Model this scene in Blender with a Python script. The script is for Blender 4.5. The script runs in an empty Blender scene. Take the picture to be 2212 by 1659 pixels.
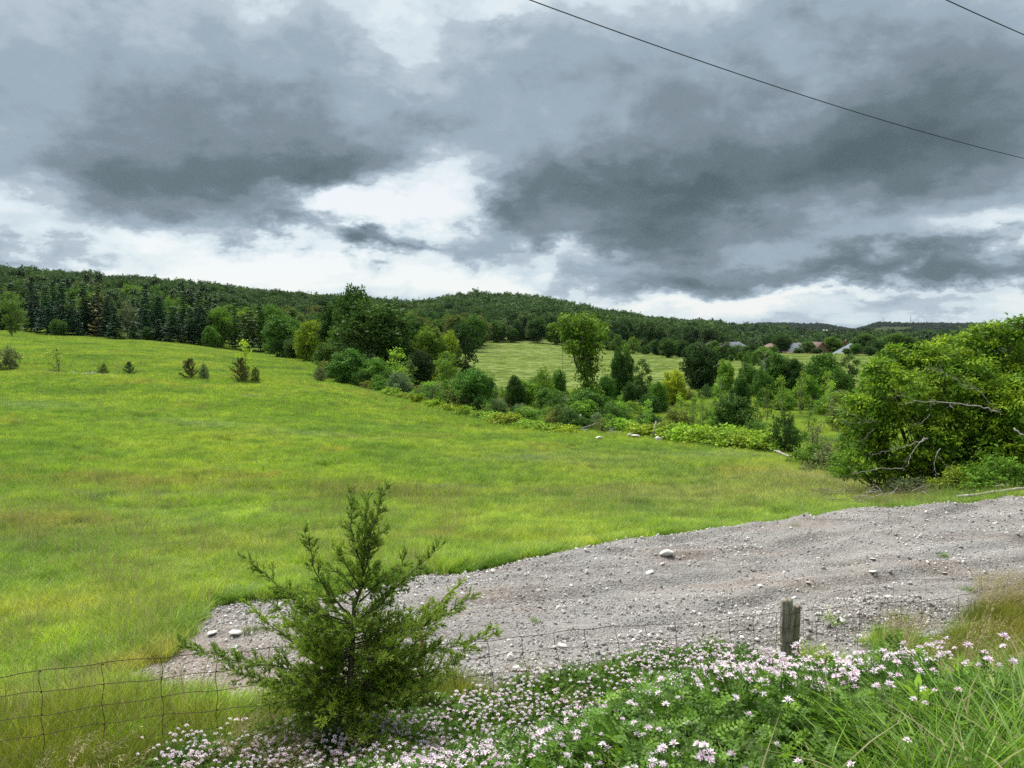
import bpy, math, random
import numpy as np
from mathutils import Vector

# ------------------------------------------------------------------ camera, sky, sun, exposure
SC = bpy.context.scene
COL = SC.collection
R = math.radians
F = 1661.0; CX = 1106.0; CY = 829.5; HY = 724.0        # focal length etc. measured on the 2212 px wide view
PITCH = math.atan((CY - HY) / F)
cam_d = bpy.data.cameras.new('camera'); cam = bpy.data.objects.new('camera', cam_d); COL.objects.link(cam)
cam_d.sensor_width = 36; cam_d.lens = 36 * F / 2212
cam_d.clip_start = .1; cam_d.clip_end = 20000
cam.location = (0, 0, 0); cam.rotation_euler = (R(90) - PITCH, 0, 0)
SC.camera = cam
EXPO = 1.15
SC.view_settings.view_transform = 'Standard'; SC.view_settings.look = 'None'
SC.view_settings.gamma = 1; SC.view_settings.use_curve_mapping = False
SC.view_settings.exposure = EXPO
cy = SC.cycles
cy.max_bounces = 5; cy.diffuse_bounces = 3; cy.glossy_bounces = 2; cy.transmission_bounces = 3
cy.transparent_max_bounces = 6; cy.volume_bounces = 0
cy.use_denoising = False; cy.sample_clamp_indirect = 3.

SUN_EL, SUN_AZ = 62.0, -35.0                           # azimuth measured from the view axis, left is negative
def sundir():
    e, a = R(SUN_EL), R(SUN_AZ)
    return Vector((math.sin(a) * math.cos(e), math.cos(a) * math.cos(e), math.sin(e)))
sd = bpy.data.lights.new('sun', 'SUN'); sd.energy = 3.6; sd.angle = R(40); sd.color = (1.0, .965, .89)
so = bpy.data.objects.new('sun', sd); COL.objects.link(so)
so.rotation_euler = sundir().to_track_quat('Z', 'Y').to_euler()

def ray(px, py):
    """direction through a pixel of the 2212-wide view, scaled to y = 1"""
    x = (px - CX) / F; z = (CY - py) / F
    c, s = math.cos(PITCH), math.sin(PITCH)
    y2 = c + z * s; z2 = -s + z * c
    return x / y2, z2 / y2

class N:
    """tiny node helper"""
    def __init__(s, tree): s.t = tree; s.l = tree.links
    def n(s, typ, **kw):
        nd = s.t.nodes.new(typ)
        ins = kw.pop('ins', {})
        for k, v in kw.items(): setattr(nd, k, v)
        for k, v in ins.items():
            sock = nd.inputs[k]
            if isinstance(v, bpy.types.NodeSocket): s.l.new(v, sock)
            elif isinstance(v, bpy.types.Node): s.l.new(v.outputs[0], sock)
            else: sock.default_value = v
        return nd
    def m(s, op, a, b=0., c=0., clamp=False):
        return s.n('ShaderNodeMath', operation=op, use_clamp=clamp, ins={0: a, 1: b, 2: c}).outputs[0]
    def v(s, op, a, b=(0, 0, 0)):
        nd = s.n('ShaderNodeVectorMath', operation=op, ins={0: a, 1: b})
        return nd.outputs['Value'] if op in ('DOT_PRODUCT', 'LENGTH') else nd.outputs[0]
    def comb(s, x, y, z=0.): return s.n('ShaderNodeCombineXYZ', ins={0: x, 1: y, 2: z}).outputs[0]
    def noise(s, vec, scale, detail=4., rough=.5, color=False, dist=0.):
        nd = s.n('ShaderNodeTexNoise', ins={'Vector': vec, 'Scale': scale, 'Detail': detail, 'Roughness': rough, 'Distortion': dist})
        return nd.outputs['Color' if color else 'Fac']
    def ramp(s, fac, stops, interp='LINEAR'):
        nd = s.n('ShaderNodeValToRGB', ins={0: fac}); cr = nd.color_ramp; cr.interpolation = interp
        cr.elements[0].position = stops[0][0]; cr.elements[0].color = (*stops[0][1], 1)
        cr.elements[1].position = stops[-1][0]; cr.elements[1].color = (*stops[-1][1], 1)
        for p, c in stops[1:-1]:
            e = cr.elements.new(p); e.color = (*c, 1)
        return nd.outputs[0]
    def mix(s, fac, a, b, mode='MIX'):
        nd = s.n('ShaderNodeMix', data_type='RGBA', blend_type=mode)
        for i, v in ((0, fac), (6, a), (7, b)):
            if isinstance(v, bpy.types.NodeSocket): s.l.new(v, nd.inputs[i])
            elif i == 0: nd.inputs[0].default_value = v
            else: nd.inputs[i].default_value = (*v[:3], 1)
        return nd.outputs[2]
    def mr(s, v, a, b, c=0., d=1., smooth=False):
        nd = s.n('ShaderNodeMapRange', ins={0: v, 1: a, 2: b, 3: c, 4: d})
        if smooth: nd.interpolation_type = 'SMOOTHSTEP'
        return nd.outputs[0]

world = bpy.data.worlds.new('World'); SC.world = world; world.use_nodes = True
world.node_tree.nodes.clear()
def build_sky():
    n = N(world.node_tree)
    out = n.n('ShaderNodeOutputWorld'); bg = n.n('ShaderNodeBackground')
    sky = n.n('ShaderNodeTexSky'); sky.sky_type = 'NISHITA'; sky.sun_disc = False
    sky.sun_elevation = R(SUN_EL); sky.sun_rotation = R(SUN_AZ)
    d = n.n('ShaderNodeTexCoord').outputs['Generated']
    sp = n.n('ShaderNodeSeparateXYZ', ins={0: d}).outputs
    az = n.m('ARCTAN2', sp[0], sp[1])
    hyp = n.m('SQRT', n.m('ADD', n.m('MULTIPLY', sp[0], sp[0]), n.m('MULTIPLY', sp[1], sp[1])))
    el = n.m('ARCTAN2', sp[2], hyp)
    # flat cloud layer seen in perspective: the noise crowds together towards the horizon
    den = n.m('ADD', n.m('MAXIMUM', sp[2], 0.), .16)
    P = n.comb(n.m('DIVIDE', sp[0], den), n.m('MULTIPLY', n.m('DIVIDE', sp[1], den), 1.25), .37)
    w1 = n.noise(P, 1.15, 3., .5, color=True)
    Pw = n.v('ADD', P, n.v('MULTIPLY', n.v('SUBTRACT', w1, (.5, .5, .5)), (.55, .55, .55)))
    big = n.noise(Pw, 1.0, 7., .52)
    fine = n.noise(n.v('MULTIPLY', d, (1., 1., 1.7)), 7.5, 9., .6, dist=.25)
    vd = n.v('ADD', n.v('MULTIPLY', d, (1., 1., 1.5)), n.v('MULTIPLY', n.v('SUBTRACT', n.noise(d, 9., 4., .6, color=True), (.5, .5, .5)), (.10, .10, .10)))
    vo = n.n('ShaderNodeTexVoronoi', ins={'Vector': vd, 'Scale': 9., 'Detail': 3., 'Roughness': .55}); vo.feature = 'SMOOTH_F1'; vo.inputs['Smoothness'].default_value = .35; vo.normalize = True
    AE = n.comb(az, el, 0.)
    wv = n.v('SUBTRACT', n.noise(n.v('MULTIPLY', d, (1., 1., 2.2)), 5.0, 9., .62, color=True), (.5, .5, .5))
    wv2 = n.v('SUBTRACT', n.noise(n.v('MULTIPLY', d, (1., 1., 1.8)), 17.0, 6., .6, color=True), (.5, .5, .5))
    AEw = n.v('ADD', AE, n.v('ADD', n.v('MULTIPLY', wv, (.22, .13, 0.)), n.v('MULTIPLY', wv2, (.075, .06, 0.))))
    # cloud masses (+) and thin bright places (-): centre x, y, half width, half height in view units, weight
    blobs = [
        (380, 310, 360, 110, .24), (400, 420, 310, 66, .46), (700, 360, 190, 50, .34), (150, 150, 420, 120, .12), (600, 190, 230, 110, .20), (930, 280, 110, 50, .22),
        (1350, 430, 330, 88, .62), (1800, 330, 420, 120, .50), (1150, 200, 330, 120, .20), (1650, 110, 520, 110, .26),
        (2150, 250, 260, 150, .20), (1330, 520, 330, 40, .22), (1800, 585, 360, 34, .56), (2120, 600, 160, 34, .25), (1480, 600, 90, 30, .2),
        (810, 520, 60, 36, .80), (880, 545, 60, 14, .25), (1010, 560, 90, 18, .22), (600, 500, 90, 22, .38), (1110, 470, 60, 60, .3),
        (60, 545, 190, 18, .30), (1250, 590, 90, 18, .12), (1960, 655, 170, 12, .26), (1730, 655, 90, 8, .16),
        (720, 445, 110, 34, -.62), (960, 420, 110, 70, -.50), (860, 480, 170, 40, -.35), (500, 575, 420, 30, -.26), (880, 50, 90, 80, -.22), (960, 170, 70, 50, -.12), (0, 430, 90, 60, -.30), (270, 530, 90, 26, -.24),
        (1060, 620, 260, 26, -.26), (1760, 645, 420, 22, -.40), (2190, 500, 140, 40, -.24), (90, 610, 330, 26, -.18), (1130, 30, 60, 30, -.2), (1200, 560, 120, 18, -.25),
    ]
    acc = None
    for bx, by, sx, sy, w in blobs:
        u, v = ray(bx, by); a = math.atan(u); e = math.atan(v * math.cos(a))
        q = n.v('MULTIPLY', n.v('SUBTRACT', AEw, (a, e, 0)), (F / sx, F / sy, 0.))
        g = n.m('EXPONENT', n.m('MULTIPLY', n.v('DOT_PRODUCT', q, q), -.9))
        acc = n.m('MULTIPLY_ADD', g, w, acc if acc is not None else 0.)
    D = n.m('ADD', n.m('ADD', n.m('MULTIPLY', acc, .90), .245), n.m('MULTIPLY', n.m('SUBTRACT', big, .5), .62))
    D = n.m('ADD', D, n.m('MULTIPLY', n.m('SUBTRACT', fine, .5), .56))
    D = n.m('ADD', D, n.m('MULTIPLY', n.m('SUBTRACT', vo.outputs['Distance'], .32), .42))
    cloud = n.ramp(D, [(0.0, (.98, 1.0, 1.0)), (.13, (.80, .88, .91)), (.22, (.66, .76, .82)), (.31, (.47, .56, .635)), (.46, (.34, .425, .505)),
                       (.66, (.215, .275, .325)), (.84, (.140, .190, .222)), (1.0, (.100, .140, .165))], 'EASE')
    # blue only in the thin places
    skyc = n.mix(1., sky.outputs[0], (.11, .11, .11), 'MULTIPLY')
    thin = n.mr(D, .0, .30, .22, 0.)
    colr = n.mix(thin, cloud, skyc)
    gnd = n.mr(el, -.02, -.002, 0., 1.)
    colr = n.mix(gnd, (.10, .13, .06), colr)
    n.l.new(colr, bg.inputs[0]); bg.inputs[1].default_value = 1 / 2 ** EXPO
    n.l.new(bg.outputs[0], out.inputs[0])
build_sky()
world.cycles.sampling_method = 'MANUAL'; world.cycles.sample_map_resolution = 512

# ------------------------------------------------------------------ small numpy toolbox
RNG = np.random.default_rng(7)
def sstep(a, b, x):
    t = np.clip((x - a) / (b - a), 0, 1); return t * t * (3 - 2 * t)
def vnoise(x, y, seed=0):
    xi = np.floor(x).astype(np.int64); yi = np.floor(y).astype(np.int64); fx = x - xi; fy = y - yi
    fx = fx * fx * (3 - 2 * fx); fy = fy * fy * (3 - 2 * fy)
    def h(a, b):
        k = (a * 374761393 + b * 668265263 + seed * 1442695041) & 0x7fffffff
        k = ((k ^ (k >> 13)) * 1274126177) & 0x7fffffff
        return ((k ^ (k >> 16)) & 0xffff) / 65535.
    return (h(xi, yi) * (1 - fx) + h(xi + 1, yi) * fx) * (1 - fy) + (h(xi, yi + 1) * (1 - fx) + h(xi + 1, yi + 1) * fx) * fy
def fbm(x, y, o=4, seed=0):
    x = np.asarray(x, float); y = np.asarray(y, float); s = 0; a = .5; t = 0
    for i in range(o):
        s = s + a * vnoise(x, y, seed + i); t += a; a *= .5; x = x * 2.03 + 17.1; y = y * 2.03 - 9.7
    return s / t - .5

def mesh(name, V, F_, mat=None, attrs=None, smooth=False):
    """V (n,3); F_ (m,k) or a list of such arrays"""
    V = np.asarray(V, np.float32)
    Fs = [np.asarray(f, np.int32) for f in (F_ if isinstance(F_, list) else [F_]) if len(f)]
    me = bpy.data.meshes.new(name)
    me.vertices.add(len(V)); me.vertices.foreach_set('co', V.ravel())
    li = np.concatenate([f.ravel() for f in Fs]); tot = np.concatenate([np.full(len(f), f.shape[1], np.int32) for f in Fs])
    me.loops.add(len(li)); me.loops.foreach_set('vertex_index', li)
    me.polygons.add(len(tot)); st = np.concatenate([[0], np.cumsum(tot)[:-1]]).astype(np.int32)
    me.polygons.foreach_set('loop_start', st)
    if smooth: me.polygons.foreach_set('use_smooth', np.ones(len(tot), bool))
    for k, (dom, val) in (attrs or {}).items():
        a = me.attributes.new(k, 'FLOAT', dom); a.data.foreach_set('value', np.asarray(val, np.float32))
    me.update(calc_edges=True)
    if mat: me.materials.append(mat)
    return me
class MB:
    """mesh collector"""
    def __init__(s): s.V = []; s.Q = []; s.T = []; s.n = 0; s.aq = []; s.at = []
    def add(s, V, F_, a=None):
        F_ = np.asarray(F_); s.V.append(np.asarray(V, float))
        a = np.full(len(F_), .5) if a is None else np.broadcast_to(a, (len(F_),))
        (s.Q if F_.shape[1] == 4 else s.T).append(F_ + s.n); (s.aq if F_.shape[1] == 4 else s.at).append(a)
        s.n += len(V)
    def mesh(s, name, mat, smooth=False):
        fs = []; at = []
        if s.Q: fs.append(np.concatenate(s.Q)); at.append(np.concatenate(s.aq))
        if s.T: fs.append(np.concatenate(s.T)); at.append(np.concatenate(s.at))
        return mesh(name, np.concatenate(s.V), fs, mat, {'var': ('FACE', np.concatenate(at))}, smooth)
    def tube(s, pts, rad, k=5, a=None, cap=True):
        pts = np.asarray(pts, float); m = len(pts); rad = np.broadcast_to(np.asarray(rad, float), (m,))
        t = np.gradient(pts, axis=0); t /= np.linalg.norm(t, axis=1)[:, None] + 1e-9
        up = np.where(np.abs(t[:, 2:3]) > .9, np.array([[1., 0, 0]]), np.array([[0, 0, 1.]]))
        b = np.cross(t, up); b /= np.linalg.norm(b, axis=1)[:, None] + 1e-9; c = np.cross(b, t)
        an = np.arange(k) / k * 2 * math.pi
        V = pts[:, None] + rad[:, None, None] * (np.cos(an)[None, :, None] * b[:, None] + np.sin(an)[None, :, None] * c[:, None])
        i = np.arange(m - 1)[:, None] * k; j = np.arange(k)[None]; j2 = (j + 1) % k
        Fq = np.stack([i + j, i + j2, i + k + j2, i + k + j], -1).reshape(-1, 4)
        V = V.reshape(-1, 3)
        if cap:
            V = np.vstack([V, pts[-1:], pts[:1]]); e = (m - 1) * k
            T = [[e + q, e + (q + 1) % k, m * k] for q in range(k)] + [[(q + 1) % k, q, m * k + 1] for q in range(k)]
            s.V.append(V); s.Q.append(Fq + s.n); s.T.append(np.array(T) + s.n)
            av = .5 if a is None else a
            s.aq.append(np.full(len(Fq), av)); s.at.append(np.full(len(T), av)); s.n += len(V)
        else: s.add(V, Fq, a)
    def box(s, c, d, rz=0., a=None):
        c = np.array(c, float); d = np.array(d, float) / 2
        q = np.array([[x, y, z] for x in (-1, 1) for y in (-1, 1) for z in (-1, 1)]) * d
        co, si = math.cos(rz), math.sin(rz); q = np.stack([q[:, 0] * co - q[:, 1] * si, q[:, 0] * si + q[:, 1] * co, q[:, 2]], 1) + c
        s.add(q, [[0, 1, 3, 2], [4, 6, 7, 5], [0, 4, 5, 1], [2, 3, 7, 6], [0, 2, 6, 4], [1, 5, 7, 3]], a)
def leaves(C, D, Nn, L, W, a, fold=.25):
    """rhombic leaves: base C, direction D, normal Nn, length L, width W"""
    n = len(C); L = np.broadcast_to(L, (n,))[:, None]; W = np.broadcast_to(W, (n,))[:, None]
    D = D / (np.linalg.norm(D, axis=1)[:, None] + 1e-9); S = np.cross(D, Nn); S /= np.linalg.norm(S, axis=1)[:, None] + 1e-9
    U = np.cross(S, D)
    V = np.stack([C, C + D * L * .45 + S * W * .5 + U * W * fold, C + D * L, C + D * L * .45 - S * W * .5 + U * W * fold], 1).reshape(-1, 3)
    return V, np.arange(4 * n).reshape(n, 4), np.broadcast_to(a, (n,))
def unit(n, rng):
    v = rng.normal(size=(n, 3)); return v / np.linalg.norm(v, axis=1)[:, None]

def obj(name, me, parent=None, loc=None, rot=None, scale=None, link=True, **props):
    o = bpy.data.objects.new(name, me)
    if link: COL.objects.link(o)
    if parent: o.parent = parent
    if loc is not None: o.location = loc
    if rot is not None: o.rotation_euler = rot
    if scale is not None: o.scale = scale
    for k, v in props.items():
        if k == 'color': o.color = (*v, 1)
        elif v is not None: o[k] = v
    return o

# ------------------------------------------------------------------ terrain
cols = {   # view column: (depth, height) of the ground below eye level
    -300: [(6, -4.3), (12, -5.4), (20, -5.9), (40, -6.3), (70, -5.4), (100, -3.6), (160, -.6), (230, 2.2), (300, 10), (900, 72), (1500, 70), (6000, 60)],
    0: [(6, -4.2), (12, -5.2), (20, -5.8), (40, -6.5), (70, -6.1), (100, -4.6), (160, -2.1), (230, .4), (300, 6), (900, 58), (1500, 50), (6000, 40)],
    300: [(7, -4.4), (12, -5.1), (20, -5.8), (40, -6.8), (70, -6.6), (100, -4.95), (160, -3.3), (230, -1.7), (300, 3), (900, 47), (1500, 40), (6000, 20)],
    640: [(8, -4.6), (12, -5.0), (20, -5.8), (40, -7.1), (70, -7.3), (100, -6.1), (160, -6.1), (230, -6.5), (300, -5), (900, 35), (1500, 20), (6000, 10)],
    900: [(9, -4.8), (14, -5.0), (20, -5.8), (40, -7.4), (70, -8.2), (100, -8.4), (130, -8.5), (230, -8.3), (300, -7), (1000, 27), (1500, 20), (6000, 0)],
    1030: [(9, -4.8), (14, -5.0), (20, -5.8), (40, -7.5), (70, -8.6), (100, -8.6), (140, -8.6), (240, -7.6), (380, -5.2), (1100, 43), (1500, 30), (6000, -10)],
    1150: [(9.5, -4.8), (16, -5.0), (21, -5.8), (40, -7.5), (60, -8.4), (80, -9.0), (140, -8.8), (240, -7.7), (380, -5.0), (1200, 40), (1600, 25), (6000, -10)],
    1300: [(10, -4.9), (17, -5.0), (22, -5.9), (40, -7.5), (64, -8.7), (100, -8.8), (150, -8.8), (270, -8.0), (380, -7.0), (1300, 24), (1700, 10), (6000, -10)],
    1480: [(10, -4.95), (18, -5.05), (23, -5.9), (40, -7.5), (60, -8.6), (100, -8.8), (160, -8.7), (270, -8.5), (400, -8.8), (1400, 12), (1800, 0), (6000, -10)],
    1650: [(11, -5.0), (18, -5.0), (23, -5.8), (40, -7.4), (54, -8.3), (85, -8.8), (200, -8.8), (400, -9.2), (900, -9), (1500, 2), (1900, -12), (2800, -14), (3600, 50), (6000, 30)],
    1760: [(11, -5.0), (19, -5.0), (24, -5.8), (40, -7.4), (54, -8.3), (85, -8.8), (200, -8.8), (400, -9.2), (900, -10), (1500, -12), (2800, -14), (3600, 47), (6000, 30)],
    1845: [(12, -5.0), (20, -5.0), (25, -5.8), (40, -7.6), (85, -8.8), (200, -8.8), (400, -9.2), (900, -10), (1500, -12), (2800, -14), (3600, 18), (6000, 10)],
    1900: [(12, -5.0), (20, -4.95), (25, -5.8), (40, -7.6), (85, -8.8), (200, -8.8), (400, -9.2), (900, -10), (1500, -12), (2800, -14), (3600, 50), (6000, 40)],
    2100: [(13, -5.0), (21, -4.95), (26, -5.8), (40, -7.4), (85, -8.6), (200, -8.8), (400, -9.2), (900, -10), (1500, -12), (2800, -14), (3600, 46), (6000, 40)],
    2212: [(14, -4.95), (22, -4.9), (28, -5.8), (45, -7.4), (85, -8.5), (200, -8.8), (400, -9.2), (900, -10), (1500, -12), (2800, -14), (3600, 40), (6000, 40)],
    2600: [(15, -4.95), (22, -4.9), (28, -5.8), (45, -7.4), (85, -8.5), (200, -8.8), (400, -9.2), (900, -10), (1500, -12), (2800, -14), (3600, 40), (6000, 40)],
}
CK = sorted(cols); CU = np.array([(k - CX) / F for k in CK])
LD = np.linspace(math.log(3), math.log(6500), 260)
TAB = np.zeros((len(CK), len(LD)))
for i, k in enumerate(CK):
    d, z = np.array(cols[k]).T
    t = np.interp(LD, np.log(d), z)
    kern = np.array([1, 2, 3, 4, 3, 2, 1.]); kern /= kern.sum()
    TAB[i] = np.convolve(np.pad(t, 3, 'edge'), kern, 'valid')
def fence_s(x, y): return (y - 6.7 - .505 * (x + 4.46)) / 1.1203
def ground(x, y, bump=True):
    x = np.asarray(x, float); y = np.asarray(y, float)
    r = np.hypot(x, y); az = np.arctan2(x, y); lim = .70
    dd = np.maximum(r * np.cos(np.minimum(np.abs(az), lim)), 3.01)
    u = np.tan(np.clip(az, -lim, lim))
    c = np.clip(np.searchsorted(CU, u) - 1, 0, len(CU) - 2)
    t = np.clip((u - CU[c]) / (CU[c + 1] - CU[c]), 0, 1); t = t * t * (3 - 2 * t) * .5 + t * .5
    q = (np.log(dd) - LD[0]) / (LD[1] - LD[0]); q = np.clip(q, 0, len(LD) - 1.001); qi = q.astype(int); qf = q - qi
    z0 = TAB[c, qi] * (1 - qf) + TAB[c, qi + 1] * qf; z1 = TAB[c + 1, qi] * (1 - qf) + TAB[c + 1, qi + 1] * qf
    zf = z0 * (1 - t) + z1 * t
    s = fence_s(x, y)
    zfence = -4.15 - .094 * (np.clip(x, -8, 4.6) + 4.46)
    zr = -1.62
    w = sstep(-6.9, -1.2, s) * .5 + np.clip((s + 6.9) / 5.7, 0, 1) * .5
    zfg = zr * (1 - w) + zfence * w
    k = sstep(.2, 3.0, s)
    z = zfg * (1 - k) + zf * k
    if bump:
        z = z + fbm(x * .35, y * .35, 3, 5) * .16 * sstep(-6.5, -5, s) + fbm(x * .03, y * .03, 3, 9) * np.clip(r / 60, 0, 1) * 1.2 * sstep(30, 90, r)
        z = z + fbm(x * .006, y * .006, 4, 3) * 26 * sstep(420, 1000, r)
    return z
def gz(x, y): return float(ground(x, y))
def at(px, d):
    """ground point in view column px at depth d"""
    x = (px - CX) / F * d * (math.cos(PITCH)); return x, d, gz(x, d)

# gravel pad outline on the plan
gravel_px = [(300, 10.0), (262, 10.9), (300, 11.6), (370, 12.6), (420, 14.6), (600, 15.4), (700, 15.7), (820, 16.1), (900, 16.8), (1000, 17.2), (1100, 17.9),
             (1270, 19.6), (1430, 20.8), (1600, 21.2), (1750, 22.6), (1960, 23.2), (2212, 24.5), (2500, 26.5), (2700, 27), (2700, 14.4), (2212, 13.1),
             (1950, 11.8), (1740, 10.8), (1500, 10.1), (1106, 9.2), (900, 9.1), (700, 8.8), (560, 8.7), (400, 9.2)]
GP = np.array([((p - CX) / F * d, d) for p, d in gravel_px])
def sdist(x, y, poly):
    """signed distance, positive inside"""
    x = np.asarray(x, float); y = np.asarray(y, float)
    dm = np.full(x.shape, 1e9); ins = np.zeros(x.shape, bool); n = len(poly)
    for i in range(n):
        ax, ay = poly[i]; bx, by = poly[(i + 1) % n]; ex, ey = bx - ax, by - ay
        t = np.clip(((x - ax) * ex + (y - ay) * ey) / (ex * ex + ey * ey + 1e-12), 0, 1)
        dm = np.minimum(dm, np.hypot(x - ax - t * ex, y - ay - t * ey))
        c = ((ay > y) != (by > y)) & (x < (bx - ax) * (y - ay) / (by - ay + 1e-12) + ax); ins ^= c
    return np.where(ins, dm, -dm)
def gravel_in(x, y): return sdist(x, y, GP) + fbm(np.asarray(x) * .9, np.asarray(y) * .9, 3, 21) * .9 + fbm(np.asarray(x) * 3.2, np.asarray(y) * 3.2, 2, 22) * .55
def gravel_z(x, y):
    g = gravel_in(x, y)
    x = np.asarray(x, float); y = np.asarray(y, float)
    far = sstep(-2, 8, x)                                    # the fill gets thicker to the right
    h = np.clip(g, -1, .25) * .12 + sstep(0, 1.6, g) * (.10 + .42 * far * sstep(4, 9, fence_s(x, y)))
    rut = np.sin((y - .42 * x + 1.2 * fbm(x * .25, y * .25, 3, 31)) * 3.1) * .035 + fbm(x * .55, y * 1.7, 4, 33) * .17
    for a_, b_ in ((11.7, .40), (13.2, .41), (14.8, .50), (16.4, .50)):
        q = (y - (a_ + b_ * x + .5 * np.sin(x * .35 + a_))); rut = rut - .07 * np.exp(-(q / .22) ** 2) + .045 * np.exp(-((np.abs(q) - .38) / .16) ** 2)
    return ground(x, y) + h + rut * sstep(.1, 1., g) - .01

# ------------------------------------------------------------------ materials
def mat(name):
    m = bpy.data.materials.new(name); m.use_nodes = True; m.node_tree.nodes.clear(); n = N(m.node_tree)
    o = n.n('ShaderNodeOutputMaterial'); return m, n, o
def pos(n): return n.n('ShaderNodeNewGeometry').outputs['Position']
def bsdf(n, o, col, rough=.7, spec=.3, bump=None, bs=.3, bd=.02, trans=0., tcol=None, metal=0.):
    p = n.n('ShaderNodeBsdfPrincipled')
    for k, v in (('Base Color', col), ('Roughness', rough), ('Specular IOR Level', spec), ('Metallic', metal)):
        if isinstance(v, bpy.types.NodeSocket): n.l.new(v, p.inputs[k])
        else: p.inputs[k].default_value = (*v, 1) if isinstance(v, tuple) else v
    if bump is not None:
        b = n.n('ShaderNodeBump', ins={'Height': bump, 'Strength': bs, 'Distance': bd}); n.l.new(b.outputs[0], p.inputs['Normal'])
    if trans:
        t = n.n('ShaderNodeBsdfTranslucent'); 
        if isinstance(tcol if tcol is not None else col, bpy.types.NodeSocket): n.l.new(tcol if tcol is not None else col, t.inputs[0])
        mx = n.n('ShaderNodeMixShader', ins={0: trans, 1: p.outputs[0], 2: t.outputs[0]}); n.l.new(mx.outputs[0], o.inputs[0])
    else: n.l.new(p.outputs[0], o.inputs[0])

def hit(px, row):
    """where the view row meets the ground"""
    u, v = ray(px, row); d = 8.
    while d < 400 and gz(u * d, d) < v * d: d *= 1.01
    return u * d, d
BRN = (.225, .185, .045); BLU = (.15, .23, .13); DKG = (.06, .15, .03); GLD = (.27, .28, .04)
FIELD_PATCHES = [(60, 1140, 2.6, 1.6, .7, BRN), (270, 1055, 4., 1.6, .45, BRN), (860, 1070, 4., 1.8, .5, BRN), (700, 1085, 2., 1., .4, BRN), (440, 922, 3.5, 1.6, .5, BLU), (650, 942, 3.5, 1.3, .45, BLU), (850, 948, 4., 1.2, .6, DKG), (1130, 1000, 2.2, 1.2, .7, BLU), (1560, 990, 3., 1.6, .6, BLU),
                 (1580, 975, 3., 1., .6, DKG), (60, 880, 5., 3., .4, BLU), (90, 1330, 2., 1.4, .6, GLD), (500, 1180, 3., 2., .4, GLD), (1500, 1080, 7., 4., .7, (.235, .24, .09)), (1800, 1045, 6., 4., .85, (.25, .245, .11)), (1300, 1000, 8., 6., .5, (.20, .24, .08)), (160, 985, 4., 2., .3, DKG)]
def grass_colour(n):
    """patchy hay-field colour by place"""
    P = pos(n)
    a = n.noise(n.v('MULTIPLY', P, (.085, .07, 0.)), 1., 6., .65)
    c = n.ramp(a, [(.30, (.075, .16, .022)), (.44, (.135, .245, .022)), (.54, (.185, .29, .026)), (.66, (.225, .30, .034)), (.78, (.20, .23, .035))])
    b = n.noise(n.v('MULTIPLY', P, (.23, .2, 0.)), 1., 4., .6)
    c = n.mix(n.mr(b, .55, .78, 0., .55), c, (.055, .135, .022))
    br = n.noise(n.v('ADD', n.v('MULTIPLY', P, (.15, .13, 0.)), (31., 7., 0.)), 1., 4., .65)
    c = n.mix(n.mr(br, .56, .72, 0., .65), c, (.23, .20, .045))
    bl = n.noise(n.v('ADD', n.v('MULTIPLY', P, (.12, .3, 0.)), (-11., 57., 0.)), 1., 3., .6)
    c = n.mix(n.mr(bl, .66, .74, 0., .55), c, (.15, .21, .13))
    for (px, row, rx, ry, w, colr_) in FIELD_PATCHES:
        gx_, gy_ = hit(px, row); q = n.v('MULTIPLY', n.v('SUBTRACT', n.v('ADD', n.v('MULTIPLY', P, (1., 1., 0.)), n.v('MULTIPLY', n.v('SUBTRACT', n.noise(P, .5, 4., .6, color=True), (.5, .5, .5)), (rx * 1.6, ry * 1.6, 0.))), (gx_, gy_, 0.)), (1 / rx, 1 / ry, 0.))
        g_ = n.m('EXPONENT', n.m('MULTIPLY', n.v('DOT_PRODUCT', q, q), -1.))
        c = n.mix(n.m('MULTIPLY', g_, w * .8), c, colr_)
    fn = n.noise(n.v('MULTIPLY', P, (1.15, .8, 0.)), 1., 4., .7)
    c = n.mix(1., c, n.ramp(fn, [(.34, (.62, .72, .70)), (.5, (1., 1., 1.)), (.66, (1.30, 1.22, 1.15))]), 'MULTIPLY')
    return c
def m_field():
    m, n, o = mat('field_ground')
    c = grass_colour(n); P = pos(n)
    f = n.noise(P, 3., 6., .7)
    c = n.mix(1., c, n.ramp(f, [(.3, (.28, .27, .24)), (.7, (.62, .60, .55))]), 'MULTIPLY')
    # mowed second field and the far woods' floor
    sp = n.n('ShaderNodeSeparateXYZ', ins={0: P}).outputs
    far = n.mr(sp[1], 105., 125.)
    c2 = n.ramp(n.noise(n.v('MULTIPLY', P, (.03, .05, 0.)), 1., 6., .65), [(.3, (.095, .13, .032)), (.5, (.125, .165, .042)), (.7, (.16, .19, .06))])
    c2 = n.mix(n.mr(n.noise(n.v('MULTIPLY', P, (.15, .13, 0.)), 1., 5., .7), .56, .70, 0., .35), c2, (.06, .09, .028))
    right = n.mr(n.m('ADD', sp[0], n.m('MULTIPLY', sp[1], .11)), 0., 5.)
    c = n.mix(n.m('MULTIPLY', far, right), c, c2)
    c = n.mix(n.mr(n.v('LENGTH', P), 420., 460., 0., 1.), c, (.03, .045, .014))
    bsdf(n, o, c, .95, .05, f, .6, .1); return m
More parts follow.
